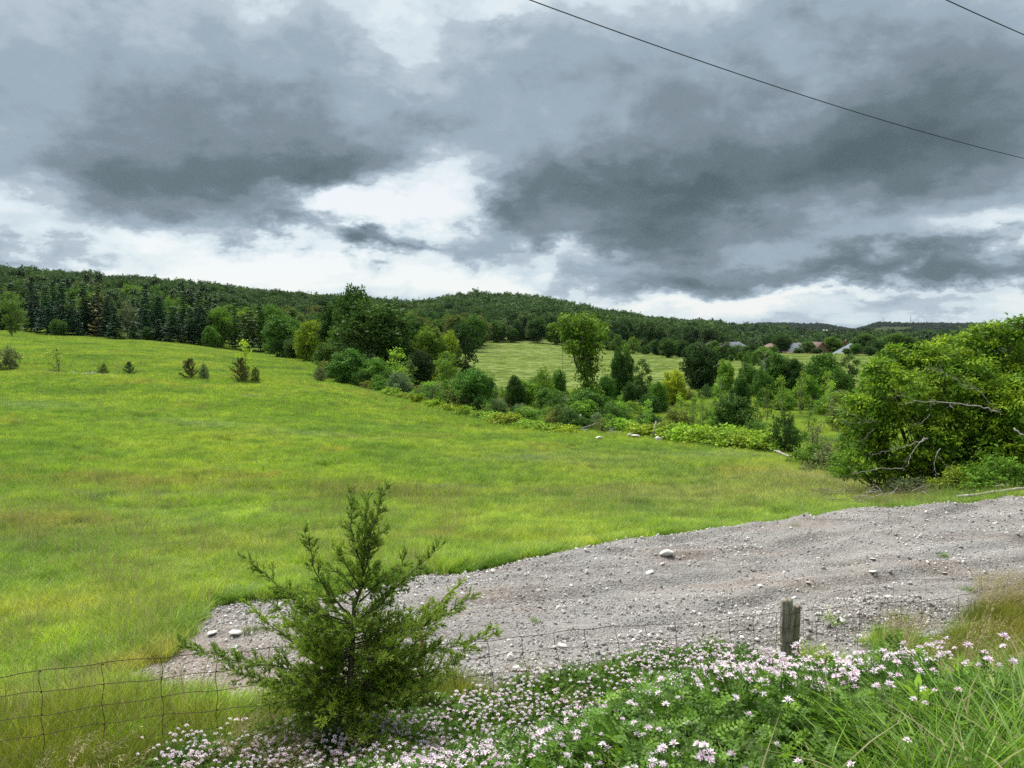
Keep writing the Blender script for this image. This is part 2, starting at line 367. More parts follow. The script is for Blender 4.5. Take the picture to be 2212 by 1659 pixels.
def m_grass(name, tint=(1, 1, 1), stalk=.10, trans=.35, straw=(.34, .30, .13)):
    m, n, o = mat(name)
    c = grass_colour(n); v = n.n('ShaderNodeAttribute', attribute_name='var').outputs['Fac']
    c = n.mix(1., c, n.ramp(v, [(0., (.55, .66, .66)), (.5, (1.05, 1.05, 1.)), (1., (1.8, 1.6, 1.4))]), 'MULTIPLY')
    c = n.mix(1., c, tint, 'MULTIPLY')
    r = n.n('ShaderNodeObjectInfo').outputs['Random']; c = n.mix(1., c, n.ramp(r, [(0., (.72, .78, .85)), (.5, (1., 1., 1.)), (1., (1.22, 1.15, 1.))]), 'MULTIPLY')
    if stalk: c = n.mix(n.m('GREATER_THAN', v, 1 - stalk), c, straw)
    bsdf(n, o, c, .5, .35, trans=trans); return m
def m_leaf(name, base=None, trans=.38, spread=.45, spec=.12, yellow=.25, rough=.6):
    """foliage; colour comes from the object's own colour unless base is given"""
    m, n, o = mat(name)
    v = n.n('ShaderNodeAttribute', attribute_name='var').outputs['Fac']
    oi = n.n('ShaderNodeObjectInfo')
    c = oi.outputs['Color'] if base is None else n.mix(0., base, base)
    lo, hi = 1 - spread, 1 + spread
    c = n.mix(1., c, n.ramp(v, [(0., (lo, lo, lo)), (1., (hi, hi, hi * .9))]), 'MULTIPLY')
    if yellow: c = n.mix(n.mr(v, .55, 1., 0., yellow), c, n.mix(1., c, (1.7, 1.25, .8), 'MULTIPLY'))
    r = oi.outputs['Random']
    c = n.mix(1., c, n.ramp(r, [(0., (.82, .88, .95)), (.5, (1., 1., 1.)), (1., (1.18, 1.1, .9))]), 'MULTIPLY')
    bsdf(n, o, c, rough, spec, trans=trans); return m
def m_forest(name, cols_, sc=.05):
    m, n, o = mat(name)
    v = n.n('ShaderNodeAttribute', attribute_name='var').outputs['Fac']
    r = n.n('ShaderNodeObjectInfo').outputs['Random']
    c = n.ramp(r, [(i / (len(cols_) - 1), k) for i, k in enumerate(cols_)], 'LINEAR')
    c = n.mix(1., c, n.ramp(v, [(0., (.6, .6, .6)), (1., (1.45, 1.4, 1.3))]), 'MULTIPLY')
    bsdf(n, o, c, .6, .2, trans=.25); return m
def m_bark(name, c0, c1, sc=12.):
    m, n, o = mat(name)
    tc = n.n('ShaderNodeTexCoord').outputs['Object']
    f = n.noise(n.v('MULTIPLY', tc, (1., 1., .18)), sc, 6., .65)
    bsdf(n, o, n.ramp(f, [(.3, c0), (.7, c1)]), .9, .1, f, .8, .02); return m
def m_plain(name, c0, c1, sc, rough=.8, bs=.4, bd=.01, metal=0., spec=.3, obj_space=True):
    m, n, o = mat(name)
    tc = n.n('ShaderNodeTexCoord').outputs['Object'] if obj_space else pos(n)
    f = n.noise(tc, sc, 6., .62)
    bsdf(n, o, n.ramp(f, [(.32, c0), (.68, c1)]), rough, spec, f, bs, bd, metal=metal); return m

M = {}
M['field'] = m_field()
M['grass'] = m_grass('hay_grass', (1.80, 1.66, 1.80), .13, straw=(.40, .37, .15))
M['grass_seed'] = m_grass('seed_stalk', (1.7, 1.4, 1.6), .55, straw=(.36, .31, .15))
M['pasture'] = m_grass('pasture_grass', (1.2, 1.2, 1.5), .25)
M['grass_dark'] = m_grass('edge_grass', (.85, .98, .95), .02)
M['grass_dry'] = m_grass('dry_grass', (1.35, 1.02, .85), .22)
M['grass_tall'] = m_grass('tall_grass', (1.02, 1.10, .95), .09, .42, (.36, .33, .16))
M['leaf'] = m_leaf('leaf')
M['leaf_dark'] = m_leaf('leaf_thick', trans=.2, spread=.4)
M['needle'] = m_leaf('needle', trans=.15, spread=.45, yellow=.15, rough=.6)
M['cedar'] = m_leaf('cedar_scale', trans=.42, spread=.5, yellow=.5)
M['vetch'] = m_leaf('vetch_leaf', (.085, .185, .018), .4, .55, .35, .4)
M['bark'] = m_bark('bark', (.045, .035, .026), (.16, .135, .105))
M['bark_dead'] = m_bark('bark_dead', (.15, .135, .12), (.36, .34, .31))
M['bark_pale'] = m_bark('bark_pale', (.14, .12, .10), (.33, .30, .26))
M['post'] = m_bark('weathered_post', (.08, .07, .058), (.42, .38, .32), 26.)
M['rail'] = m_bark('weathered_rail', (.16, .145, .13), (.38, .36, .33), 5.)
M['rust'] = m_plain('rusty_wire', (.035, .02, .014), (.10, .055, .035), 60., .8)
M['rust_post'] = m_plain('red_rust_post', (.10, .022, .014), (.20, .06, .035), 25., .75)
M['wire'] = m_plain('power_wire', (.012, .012, .014), (.03, .03, .034), 5., .6)
M['forest_hill'] = m_forest('forest_hill', [(.034, .084, .020), (.055, .120, .022), (.042, .098, .022), (.074, .145, .026), (.040, .092, .024), (.085, .15, .028)])
M['forest_far'] = m_forest('forest_far', [(.016, .034, .018), (.030, .055, .022), (.024, .046, .022), (.038, .066, .022)])
M['forest_conifer'] = m_forest('forest_conifer', [(.012, .030, .014), (.022, .046, .018), (.018, .036, .016)])

def m_gravel():
    m, n, o = mat('gravel_ground'); P = pos(n)
    a = n.noise(P, .45, 5., .6); f = n.noise(P, 26., 5., .7)
    vo = n.n('ShaderNodeTexVoronoi', ins={'Vector': P, 'Scale': 24.})
    base = n.mix(a, (.180, .168, .156), (.205, .20, .196))
    br = n.noise(n.v('MULTIPLY', P, (.35, .6, .5)), 1., 4., .6)
    base = n.mix(n.mr(br, .52, .68, 0., .6), base, (.165, .125, .10))
    sp = n.n('ShaderNodeSeparateXYZ', ins={0: P}).outputs
    base = n.mix(n.mr(n.m('ADD', sp[0], sp[1]), 9.5, 4.5, 0., .8), base, (.20, .14, .095))
    st = n.noise(n.v('MULTIPLY', n.v('ADD', P, n.v('MULTIPLY', n.noise(P, .4, 2., .5, color=True), (1.5, 1.5, 0.))), (.35, 2.2, .5)), 1., 5., .6)
    base = n.mix(1., base, n.ramp(st, [(.36, (.70, .67, .65)), (.5, (1., 1., 1.)), (.64, (1.2, 1.2, 1.2))]), 'MULTIPLY')
    pe = n.mr(n.n('ShaderNodeSeparateColor', ins={0: vo.outputs['Color']}).outputs[0], .55, 1., 0., .55)
    c = n.mix(pe, base, (.33, .32, .31))
    c = n.mix(1., c, n.ramp(f, [(.3, (.72, .72, .72)), (.7, (1.25, 1.25, 1.25))]), 'MULTIPLY')
    h = n.m('SUBTRACT', f, n.m('MULTIPLY', vo.outputs['Distance'], .8))
    bsdf(n, o, c, .95, .15, h, .9, .03); return m
M['gravel'] = m_gravel()
def m_stone(name, a, b, c_):
    m, n, o = mat(name)
    r = n.n('ShaderNodeObjectInfo').outputs['Random']
    f = n.noise(n.n('ShaderNodeTexCoord').outputs['Object'], 3.5, 6., .65)
    c = n.mix(1., n.ramp(r, [(0., a), (.55, b), (1., c_)]), n.ramp(f, [(.3, (.7, .68, .66)), (.7, (1.15, 1.15, 1.15))]), 'MULTIPLY')
    bsdf(n, o, c, .85, .25, f, .5, .02); return m
M['pebble'] = m_stone('pebble', (.22, .20, .19), (.40, .38, .365), (.70, .68, .65))
M['stone'] = m_stone('limestone', (.40, .38, .35), (.50, .49, .46), (.60, .59, .56))

# ------------------------------------------------------------------ ground sheets
def build_ground():
    a1 = np.linspace(-.72, .72, 560); a2 = np.linspace(.72, 2 * math.pi - .72, 60)[1:-1]
    A = np.concatenate([a1, a2]); r = np.concatenate([np.geomspace(.4, 30, 210), np.geomspace(30, 300, 120)[1:], np.geomspace(300, 4500, 110)[1:]])
    AA, RR = np.meshgrid(A, r, indexing='ij'); X = np.sin(AA) * RR; Y = np.cos(AA) * RR; Z = ground(X, Y)
    gi = sdist(X, Y, GP); Z = Z - .22 * sstep(.25, .8, gi + fbm(X * .9, Y * .9, 3, 21) * .9)
    V = np.stack([X, Y, Z], -1).reshape(-1, 3); na, nr = len(A), len(r)
    i = np.arange(na)[:, None]; j = np.arange(nr - 1)[None]; i2 = (i + 1) % na
    Fq = np.stack([i * nr + j, i * nr + j + 1, i2 * nr + j + 1, i2 * nr + j], -1).reshape(-1, 4)
    V = np.vstack([V, [[0, 0, gz(0, 0)]]]); ii = np.arange(na); T = np.stack([np.full(na, len(V) - 1), ii * nr, ((ii + 1) % na) * nr], 1)
    obj('ground', mesh('ground', V, [Fq, T], M['field'], smooth=True), kind='structure', label='rolling green field ground running back to wooded hills')
    # gravel pad
    gx = np.arange(-6.5, 27, .085); gy = np.arange(7.5, 28, .085)
    X, Y = np.meshgrid(gx, gy, indexing='ij'); g = gravel_in(X, Y); Z = gravel_z(X, Y)
    ok = g > -.35
    Z = np.where(g < 0, Z - .10 * np.clip(-g / .35, 0, 1), Z)
    idx = np.arange(X.size).reshape(X.shape)
    q = ok[:-1, :-1] & ok[1:, :-1] & ok[1:, 1:] & ok[:-1, 1:]
    Fq = np.stack([idx[:-1, :-1], idx[1:, :-1], idx[1:, 1:], idx[:-1, 1:]], -1)[q]
    used = np.unique(Fq); remap = np.zeros(X.size, int); remap[used] = np.arange(len(used))
    V = np.stack([X, Y, Z], -1).reshape(-1, 3)[used]
    obj('gravel_pad', mesh('gravel_pad', V, remap[Fq], M['gravel'], smooth=True), kind='structure', label='grey gravel pad with ruts laid behind the wire fence')
build_ground()

# ------------------------------------------------------------------ scattering (for what nobody could count)
def scatter(name, protos, P, rot, scl, label, parent=None, seed=0, **props):
    n_ = len(P); me = bpy.data.meshes.new(name + '_points'); me.vertices.add(n_); me.vertices.foreach_set('co', np.asarray(P, np.float32).ravel())
    a = me.attributes.new('rot', 'FLOAT_VECTOR', 'POINT'); a.data.foreach_set('vector', np.asarray(rot, np.float32).ravel())
    scl = np.asarray(scl, np.float32); scl = np.repeat(scl[:, None], 3, 1) if scl.ndim == 1 else scl
    a = me.attributes.new('scl', 'FLOAT_VECTOR', 'POINT'); a.data.foreach_set('vector', scl.ravel())
    a = me.attributes.new('pid', 'INT', 'POINT'); a.data.foreach_set('value', np.random.default_rng(seed).integers(0, len(protos), n_).astype(np.int32))
    c = bpy.data.collections.new(name + '_kinds')
    for i, pm in enumerate(protos):
        k_ = bpy.data.objects.new(name + '_kind', pm[0] if isinstance(pm, tuple) else pm); c.objects.link(k_)
        if isinstance(pm, tuple): k_.color = (*pm[1], 1)
    g = bpy.data.node_groups.new(name, 'GeometryNodeTree')
    g.interface.new_socket('Geometry', in_out='INPUT', socket_type='NodeSocketGeometry'); g.interface.new_socket('Geometry', in_out='OUTPUT', socket_type='NodeSocketGeometry')
    n = N(g); gi = n.n('NodeGroupInput'); go = n.n('NodeGroupOutput')
    def na(k, t):
        nd = n.n('GeometryNodeInputNamedAttribute'); nd.data_type = t; nd.inputs[0].default_value = k
        return nd.outputs['Attribute']
    ci = n.n('GeometryNodeCollectionInfo'); ci.inputs[0].default_value = c; ci.inputs[1].default_value = True; ci.inputs[2].default_value = True
    ip = n.n('GeometryNodeInstanceOnPoints'); n.l.new(gi.outputs[0], ip.inputs['Points']); n.l.new(ci.outputs[0], ip.inputs['Instance'])
    ip.inputs['Pick Instance'].default_value = True
    n.l.new(na('pid', 'INT'), ip.inputs['Instance Index'])
    e = n.n('FunctionNodeEulerToRotation'); n.l.new(na('rot', 'FLOAT_VECTOR'), e.inputs[0]); n.l.new(e.outputs[0], ip.inputs['Rotation'])
    n.l.new(na('scl', 'FLOAT_VECTOR'), ip.inputs['Scale']); n.l.new(ip.outputs[0], go.inputs[0])
    o = obj(name, me, parent, kind='stuff', label=label, **props)
    md = o.modifiers.new('scatter', 'NODES'); md.node_group = g
    return o
def tilt(x, y, rz, amt=1.):
    """euler that lays an instance on the slope"""
    e = .5; nx = -(ground(x + e, y, False) - ground(x - e, y, False)); ny = -(ground(x, y + e, False) - ground(x, y - e, False))
    # rotation order XYZ: apply yaw first, then tilt is approximated in the yawed frame
    c, s = np.cos(rz), np.sin(rz); lx = c * nx + s * ny; ly = -s * nx + c * ny
    return np.stack([-ly * amt, lx * amt, rz], 1)
def grass_patch(name, m_, size, n_, h, w, bend=.5, rng=RNG, seg=2, spread=.25, flop=0.):
    seed_ = int(rng.integers(99)); xy = rng.uniform(-size / 2, size / 2, (n_, 2)); hh = h * rng.uniform(.55, 1.15, n_); az = rng.uniform(0, 2 * math.pi, n_)
    d = np.stack([np.cos(az), np.sin(az)], 1); b = hh * bend * rng.uniform(.2, 1., n_) + flop * hh
    fa = rng.uniform(0, math.pi, n_); s = np.stack([np.cos(fa), np.sin(fa)], 1) * (w * rng.uniform(.7, 1.3, n_))[:, None] / 2
    hh = hh * (.55 + 1.0 * np.clip(fbm(xy[:, 0] / size * 3.5 + seed_ * 7, xy[:, 1] / size * 3.5, 2, 5) + .5, 0, 1))
    base = np.concatenate([xy, np.full((n_, 1), -.03)], 1); Vs = []
    lean = rng.uniform(-spread, spread, (n_, 2)) * hh[:, None]
    ts = np.linspace(0, 1, seg + 1)
    for t in ts[:-1]:
        c = base.copy(); c[:, :2] += d * (b * t * t)[:, None] + lean * t; c[:, 2] += hh * t * (1 - .25 * bend * t)
        ww = (1 - t * .45)
        Vs += [c + np.concatenate([s * ww, np.zeros((n_, 1))], 1), c - np.concatenate([s * ww, np.zeros((n_, 1))], 1)]
    c = base.copy(); c[:, :2] += d * b[:, None] + lean; c[:, 2] += hh * (1 - .25 * bend); Vs.append(c)
    V = np.stack(Vs, 1); k = V.shape[1]; o = np.arange(n_)[:, None] * k; var = rng.uniform(0, 1, n_)
    Fs = [o + np.array([[2 * i, 2 * i + 1, 2 * i + 3, 2 * i + 2]]) for i in range(seg - 1)]; T = o + np.array([[k - 3, k - 2, k - 1]])
    return mesh(name, V.reshape(-1, 3), [np.concatenate(Fs), T], m_, {'var': ('FACE', np.concatenate([var] * (seg - 1) + [var]))})
def sample_wedge(u0, u1, d0, d1, n_, rng, pw=1.):
    """even in area"""
    d = np.sqrt(rng.uniform(d0 ** 2, d1 ** 2, n_)); u = rng.uniform(u0, u1, n_); return u * d, d
def build_grass():
    rng = np.random.default_rng(11)
    near = [grass_patch('grass_patch', M['grass'], .7, 650, .34, .0085, .75, rng, 3, .25, .1) for _ in range(4)]
    mid = [grass_patch('grass_patch', M['grass'], 1.3, 900, .40, .018, .7, rng, 2) for _ in range(4)]
    far = [grass_patch('grass_patch', M['grass'], 3.6, 1500, .42, .05, .5, rng, 2) for _ in range(3)]
    pas = [grass_patch('grass_patch', M['pasture'], 4., 500, .42, .05, .5, rng, 2) for _ in range(3)]
    def put(name, protos, u0, u1, d0, d1, n_, label, lo=.8, hi=1.25, cond=None, tl=1.):
        x, y = sample_wedge(u0, u1, d0, d1, n_, rng)
        k = np.ones(n_, bool)
        k &= gravel_in(x, y) < -.12
        if cond is not None: k &= cond(x, y)
        x, y = x[k], y[k]; s = rng.uniform(lo, hi, len(x)) * (1 + 1.0 * fbm(x * .45, y * .45, 4, 77))
        scatter(name, protos, np.stack([x, y, ground(x, y)], 1), tilt(x, y, rng.uniform(0, 6.28, len(x)), tl), np.stack([s ** .5, s ** .5, s], 1), label)
    put('hay_grass', near, -.95, .85, 6.5, 30, 6200, 'lush yellow-green hay grass in the near field', cond=lambda x, y: fence_s(x, y) > -.6)
    put('hay_grass', mid, -.85, .85, 27, 75, 8500, 'yellow-green hay grass across the middle of the field')
    put('hay_grass', far, -.85, .3, 70, 118, 3400, 'yellow-green hay grass on the far rise of the field')
    put('hay_grass', far, -.85, -.085, 112, 245, 8600, 'smooth pale green grass rising to the forest edge', tl=1.)
    put('pasture_grass', pas, -.12, .9, 118, 420, 11000, 'grazed pale green grass in the second field', lo=.22, hi=.42)
    stk = [grass_patch('seed_stalks', M['grass_seed'], .9, 60, .62, .008, .35, rng, 3, .2) for _ in range(3)]
    put('seed_stalks', stk, -.9, .8, 6.5, 34, 1500, 'paler seed stalks standing above the hay grass', cond=lambda x, y: (fence_s(x, y) > -.4) & (fbm(x * .2, y * .2, 3, 78) > -.02))
    # darker lush fringe along the gravel
    P = GP[2:17]; ts = rng.uniform(0, len(P) - 1.001, 520); i = ts.astype(int); f = (ts - i)[:, None]
    q = P[i] * (1 - f) + P[i + 1] * f; q = q + rng.normal(0, .16, q.shape) + np.array([-.1, .18])
    k = (gravel_in(q[:, 0], q[:, 1]) < .10 + .3 * (rng.random(len(q)) < .15)) & (fbm(q[:, 0] * .9, q[:, 1] * .9, 2, 91) > -.16); q = q[k]
    fr = [grass_patch('grass_tuft', M['grass_dark'], .42, 260, .34, .010, 1.0, rng, 3, .35, .2) for _ in range(3)]
    s = rng.uniform(.6, 1.1, len(q)); scatter('edge_grass', fr, np.stack([q[:, 0], q[:, 1], ground(q[:, 0], q[:, 1])], 1), tilt(q[:, 0], q[:, 1], rng.uniform(0, 6.28, len(q))), s, 'darker green grass fringe along the gravel edge')
build_grass()

# ------------------------------------------------------------------ tree builders (mesh data shared between alike trees)
def curve_pts(a, b, k, rng, wob=.08, sag=0.):
    a, b = np.array(a, float), np.array(b, float); t = np.linspace(0, 1, k)[:, None]; L = np.linalg.norm(b - a)
    p = a + (b - a) * t; w = np.sin(t * math.pi); p = p + w * rng.normal(0, wob * L, 3) + np.sin(t * math.pi * 2) * rng.normal(0, wob * L * .5, 3)
    p[:, 2] += (w * sag * L)[:, 0]
    return p
def cluster_leaves(mb, C, r, n_, L, W, rng, flat=.7, up=.5, droop=0., cvar=.25):
    """n_ leaves round each cluster centre"""
    m_ = len(C); r = np.broadcast_to(r, (m_,)); cen = np.repeat(C, n_, 0); rr = np.repeat(r, n_)[:, None]
    off = rng.normal(0, .55, (m_ * n_, 3)); off[:, 2] *= flat
    nn = np.linalg.norm(off, axis=1)[:, None]; off = off / (nn + 1e-6) * np.minimum(nn, 1.25)
    P = cen + off * rr
    D = off + unit(m_ * n_, rng) * .8; D[:, 2] -= droop
    Nn = unit(m_ * n_, rng) * .8 + np.array([0, 0, up]) + off * .3
    cv = np.repeat(rng.uniform(-cvar, cvar, m_), n_)
    s = rng.uniform(.6, 1.3, m_ * n_)
    V, Fq, a = leaves(P, D, Nn, L * s, W * s, np.clip(.5 + cv + rng.uniform(-.28, .28, m_ * n_), 0, 1))
    mb.add(V, Fq, a)
def lobe_points(lobes, per, rng, shell=.55):
    """points on lumpy ellipsoid lobes: (cx,cy,cz,rx,ry,rz)"""
    out = []
    for cx, cy_, cz, rx, ry, rz in lobes:
        k = max(3, int(per * (rx * ry * rz) ** (2 / 3))); d = unit(k, rng); rad = rng.uniform(shell, 1., k)[:, None]
        out.append(np.array([cx, cy_, cz]) + d * rad * np.array([rx, ry, rz]))
    return np.concatenate(out)
def broadleaf(seed, h=10., w=8., base=.18, nlobe=9, per=9., n_=26, leaf=(.34, .22), shape='round', cr=.55, up=.5, bark='bark', trunk_r=.018, leafmat='leaf', stems=1, droop=.1):
    """-> (crown mesh, trunk mesh), base at the origin, height h, width w"""
    rng = np.random.default_rng(seed); lobes = []
    for i in range(nlobe):
        f = (i + .5) / nlobe; z = h * (base + (1 - base) * (.12 + .78 * f)); an = i * 2.4 + rng.uniform(-.5, .5)
        prof = {'round': math.sin(math.pi * (.12 + .76 * f)) ** .7, 'vase': .35 + .65 * f, 'cone': 1.05 - .85 * f, 'col': .8 * math.sin(math.pi * (.1 + .8 * f)) ** .4, 'dome': (1 - f ** 2.2) ** .5}[shape]
        lr = w * .5 * rng.uniform(.36, .5) * (.5 + .5 * prof); ro = max(0, w * .5 * prof - lr * .75) * rng.uniform(.6, 1.1)
        lobes.append((ro * math.cos(an), ro * math.sin(an), min(z, h - lr * .7), lr, lr, lr * rng.uniform(.7, .95)))
    C = lobe_points(lobes, per, rng); C = C[C[:, 2] > h * base * .4]
    mb = MB(); cluster_leaves(mb, C, cr * rng.uniform(.7, 1.3, len(C)), n_, leaf[0], leaf[1], rng, up=up, droop=droop)
    tb = MB()
    for s in range(stems):
        off = rng.normal(0, .04 * w, 2) if stems > 1 else (0, 0)
        top = np.array([rng.normal(0, .05 * w), rng.normal(0, .05 * w), h * .82]); tr = curve_pts([off[0], off[1], -.3], top, 8, rng, .03)
        tb.tube(tr, np.linspace(h * trunk_r, h * .003, 8), 6)
        for l in lobes:
            a = tr[min(7, max(1, int(7 * np.clip((l[2] - .25 * w) / h, .12, .8))))]; q = curve_pts(a, l[:3], 5, rng, .07, -.05); tb.tube(q, np.linspace(h * .006, h * .0018, 5), 4)
            for _ in range(3):
                e = C[rng.integers(len(C))]; dl = np.linalg.norm(C - np.array(l[:3]), axis=1); e = C[np.argsort(dl)[rng.integers(0, 8)]]
                tb.tube(curve_pts(l[:3], e, 4, rng, .08), np.linspace(h * .002, h * .0008, 4), 3, cap=False)
    VV = np.concatenate(mb.V); kx = (w / 2) / np.percentile(np.hypot(VV[:, 0], VV[:, 1]), 98.5); kz = h / np.percentile(VV[:, 2], 99.7)
    for q_ in (mb, tb): q_.V = [v * np.array([kx, kx, kz]) for v in q_.V]
    return mb.mesh('crown', M[leafmat]), tb.mesh('trunk', M[bark], True)
def spruce(seed, h=14., w=6., levels=22, per=11, dens=10, lean=-.22, irregular=.18, needle=(.42, .16), skirt=.04):
    rng = np.random.default_rng(seed); mb = MB(); tb = MB()
    tb.tube([[0, 0, -.3], [0, 0, h * .5], [.02, 0, h]], [h * .014, h * .009, .01], 5)
    P = []; D = []; Nn = []; A = []
    for i in range(levels):
        f = i / (levels - 1); z = h * (skirt + (1 - skirt) * f ** .92); Lr = w * .5 * (1 - f) ** .85 * (1.02 if f > .08 else .85)
        for j in range(max(4, int(per * (1 - .5 * f)))):
            an = rng.uniform(0, 6.283); L = max(.12 * w * .5, Lr * rng.uniform(1 - irregular * 2, 1 + irregular)); k = max(3, int(dens * L / (w * .5)))
            t = np.linspace(.12, 1, k); dr = lean * rng.uniform(.5, 1.3)
            px = np.cos(an) * L * t; py = np.sin(an) * L * t; pz = z + dr * L * t + .16 * L * t ** 2.5 + rng.uniform(-.1, .1)
            if j % 3 == 0: tb.tube(np.stack([px, py, pz], 1)[[0, k // 2, -1]], [.05, .03, .01], 3, cap=False)
            for s in (-1, 0, 1):
                a2 = an + s * .75; P.append(np.stack([px, py, pz], 1)); sp = np.full((k, 1), 1.)
                D.append(np.stack([np.full(k, math.cos(a2)), np.full(k, math.sin(a2)), np.full(k, dr - .12) + rng.normal(0, .12, k)], 1))
                Nn.append(np.array([0, 0, 1.]) + rng.normal(0, .35, (k, 3))); A.append(np.full(k, rng.uniform(.2, .8)))
    P = np.concatenate(P); D = np.concatenate(D); Nn = np.concatenate(Nn); A = np.concatenate(A); s = rng.uniform(.7, 1.35, len(P))
    V, Fq, a = leaves(P, D, Nn, needle[0] * s * w / 5, needle[1] * s * w / 5, np.clip(A + rng.uniform(-.2, .2, len(P)), 0, 1), .1); mb.add(V, Fq, a)
    return mb.mesh('crown', M['needle']), tb.mesh('trunk', M['bark'], True)
def juniper(seed, h=3., w=2.6, nb=46):
    """small open cedar: ascending feathery branches"""
    rng = np.random.default_rng(seed); mb = MB(); tb = MB(); tb.tube([[0, 0, -.1], [.03, 0, h * .6], [0, 0, h * .97]], [.05, .03, .01], 5)
    P = []; D = []
    for i in range(nb):
        f = (i / nb) ** 1.1; z0 = h * (.02 + .85 * f); L = w * .5 * (1 - f) ** .8 * rng.uniform(.75, 1.2) + .18; an = rng.uniform(0, 6.283)
        k = 14; t = np.linspace(0, 1, k); up = rng.uniform(.3, .75)
        q = np.stack([np.cos(an) * L * t, np.sin(an) * L * t, z0 + up * L * t ** 1.4], 1); tb.tube(q[::4], np.linspace(.015, .004, len(q[::4])), 3, cap=False)
        for r_ in range(7):
            P.append(q[2:] + rng.normal(0, .045, (k - 2, 3))); d = np.array([math.cos(an), math.sin(an), .6]) + rng.normal(0, .6, (k - 2, 3)); D.append(d)
    P = np.concatenate(P); D = np.concatenate(D); s = rng.uniform(.7, 1.3, len(P))
    V, Fq, a = leaves(P, D, unit(len(P), rng), .19 * s, .055 * s, rng.uniform(0, 1, len(P))); mb.add(V, Fq, a)
    return mb.mesh('crown', M['needle']), tb.mesh('trunk', M['bark'], True)
def bare_tree(seed, h=6., w=4., nb=14, sub=6, r=.05, m_='bark_dead', droop=0.):
    rng = np.random.default_rng(seed); tb = MB(); tr = curve_pts([0, 0, -.2], [rng.normal(0, .2), 0, h * .8], 8, rng, .04); tb.tube(tr, np.linspace(r, r * .3, 8), 5)
    for i in range(nb):
        a = tr[rng.integers(2, 8)]; an = rng.uniform(0, 6.28); L = w * .5 * rng.uniform(.5, 1.1)
        b = a + np.array([math.cos(an) * L, math.sin(an) * L, L * rng.uniform(.3, 1.1) - droop * L]); b[2] = min(b[2], h)
        q = curve_pts(a, b, 6, rng, .08); tb.tube(q, np.linspace(r * .45, r * .12, 6), 4, cap=False)
        for j in range(sub):
            c = q[rng.integers(1, 6)]; e = c + (b - a) * rng.uniform(.2, .45) + rng.normal(0, .16 * L, 3); tb.tube(curve_pts(c, e, 4, rng, .1), np.linspace(r * .16, r * .05, 4), 3, cap=False)
    return None, tb.mesh('trunk', M[m_], True)

PROTO = {}          # kind -> list of (crown, trunk, height, width)
def reg(kind, h, w, fn, seeds, **kw): PROTO[kind] = [(*fn(s, h=h, w=w, **kw), h, w) for s in seeds]
reg('broad', 12., 10., broadleaf, (1, 2, 3, 4), per=5.5, n_=32, nlobe=16, leaf=(.50, .34), cr=.75, base=.03)
reg('dense', 10., 10., broadleaf, (11, 12), per=7.0, n_=36, nlobe=16, leaf=(.42, .28), cr=.62, base=-.02, leafmat='leaf_dark')
reg('slender', 12., 5.4, broadleaf, (21, 22), per=7., n_=30, nlobe=15, leaf=(.40, .27), cr=.55, shape='col', base=.0)
reg('airy', 12., 8., broadleaf, (31, 32), per=4.4, n_=24, nlobe=13, leaf=(.40, .26), cr=.6, base=.05, bark='bark_pale')
reg('shrub', 3., 3.6, broadleaf, (41, 42, 43, 44), per=22., n_=28, nlobe=10, leaf=(.19, .12), cr=.27, shape='dome', base=.0, stems=3)
reg('thicket', 2.2, 4.2, broadleaf, (51, 52, 53), per=20., n_=28, nlobe=11, leaf=(.19, .12), cr=.26, shape='dome', base=.0, stems=4)
reg('vine', 1.4, 3.2, broadleaf, (61, 62, 63), per=24., n_=24, nlobe=9, leaf=(.19, .16), cr=.24, shape='dome', base=.0, stems=4, up=.9)
reg('sapling', 4.5, 2.4, broadleaf, (71, 72, 73), per=16., n_=20, nlobe=9, leaf=(.21, .13), cr=.3, shape='col', base=.10, bark='bark_pale')
reg('feathery', 3., 2.8, broadleaf, (81, 82), per=17., n_=22, nlobe=10, leaf=(.16, .08), cr=.3, shape='round', base=-.05, stems=4)
reg('spruce', 15., 7., spruce, (91, 92, 93), needle=(.55, .26), per=13)
reg('pine', 16., 7.5, spruce, (101, 102), levels=15, per=9, lean=.06, irregular=.32, needle=(.62, .34))
reg('juniper', 3., 3., juniper, (111, 112))
reg('dead', 9., 5., bare_tree, (121, 122), r=.14)
reg('deadbush', 2.6, 4.2, bare_tree, (131, 132), r=.03, nb=22, sub=8)
NAME = {'broad': 'broadleaf_tree', 'dense': 'broadleaf_tree', 'slender': 'slender_tree', 'airy': 'broadleaf_tree', 'shrub': 'shrub', 'thicket': 'thicket_shrub', 'vine': 'vine_mound',
        'sapling': 'sapling', 'feathery': 'feathery_shrub', 'spruce': 'spruce_tree', 'pine': 'pine_tree', 'juniper': 'juniper', 'dead': 'dead_tree', 'deadbush': 'dead_bush'}
CAT = {'shrub': 'shrub', 'thicket': 'shrub', 'vine': 'vine', 'feathery': 'shrub', 'juniper': 'shrub', 'deadbush': 'shrub'}
PLANTS = []         # (px, kind, zone, description, root)
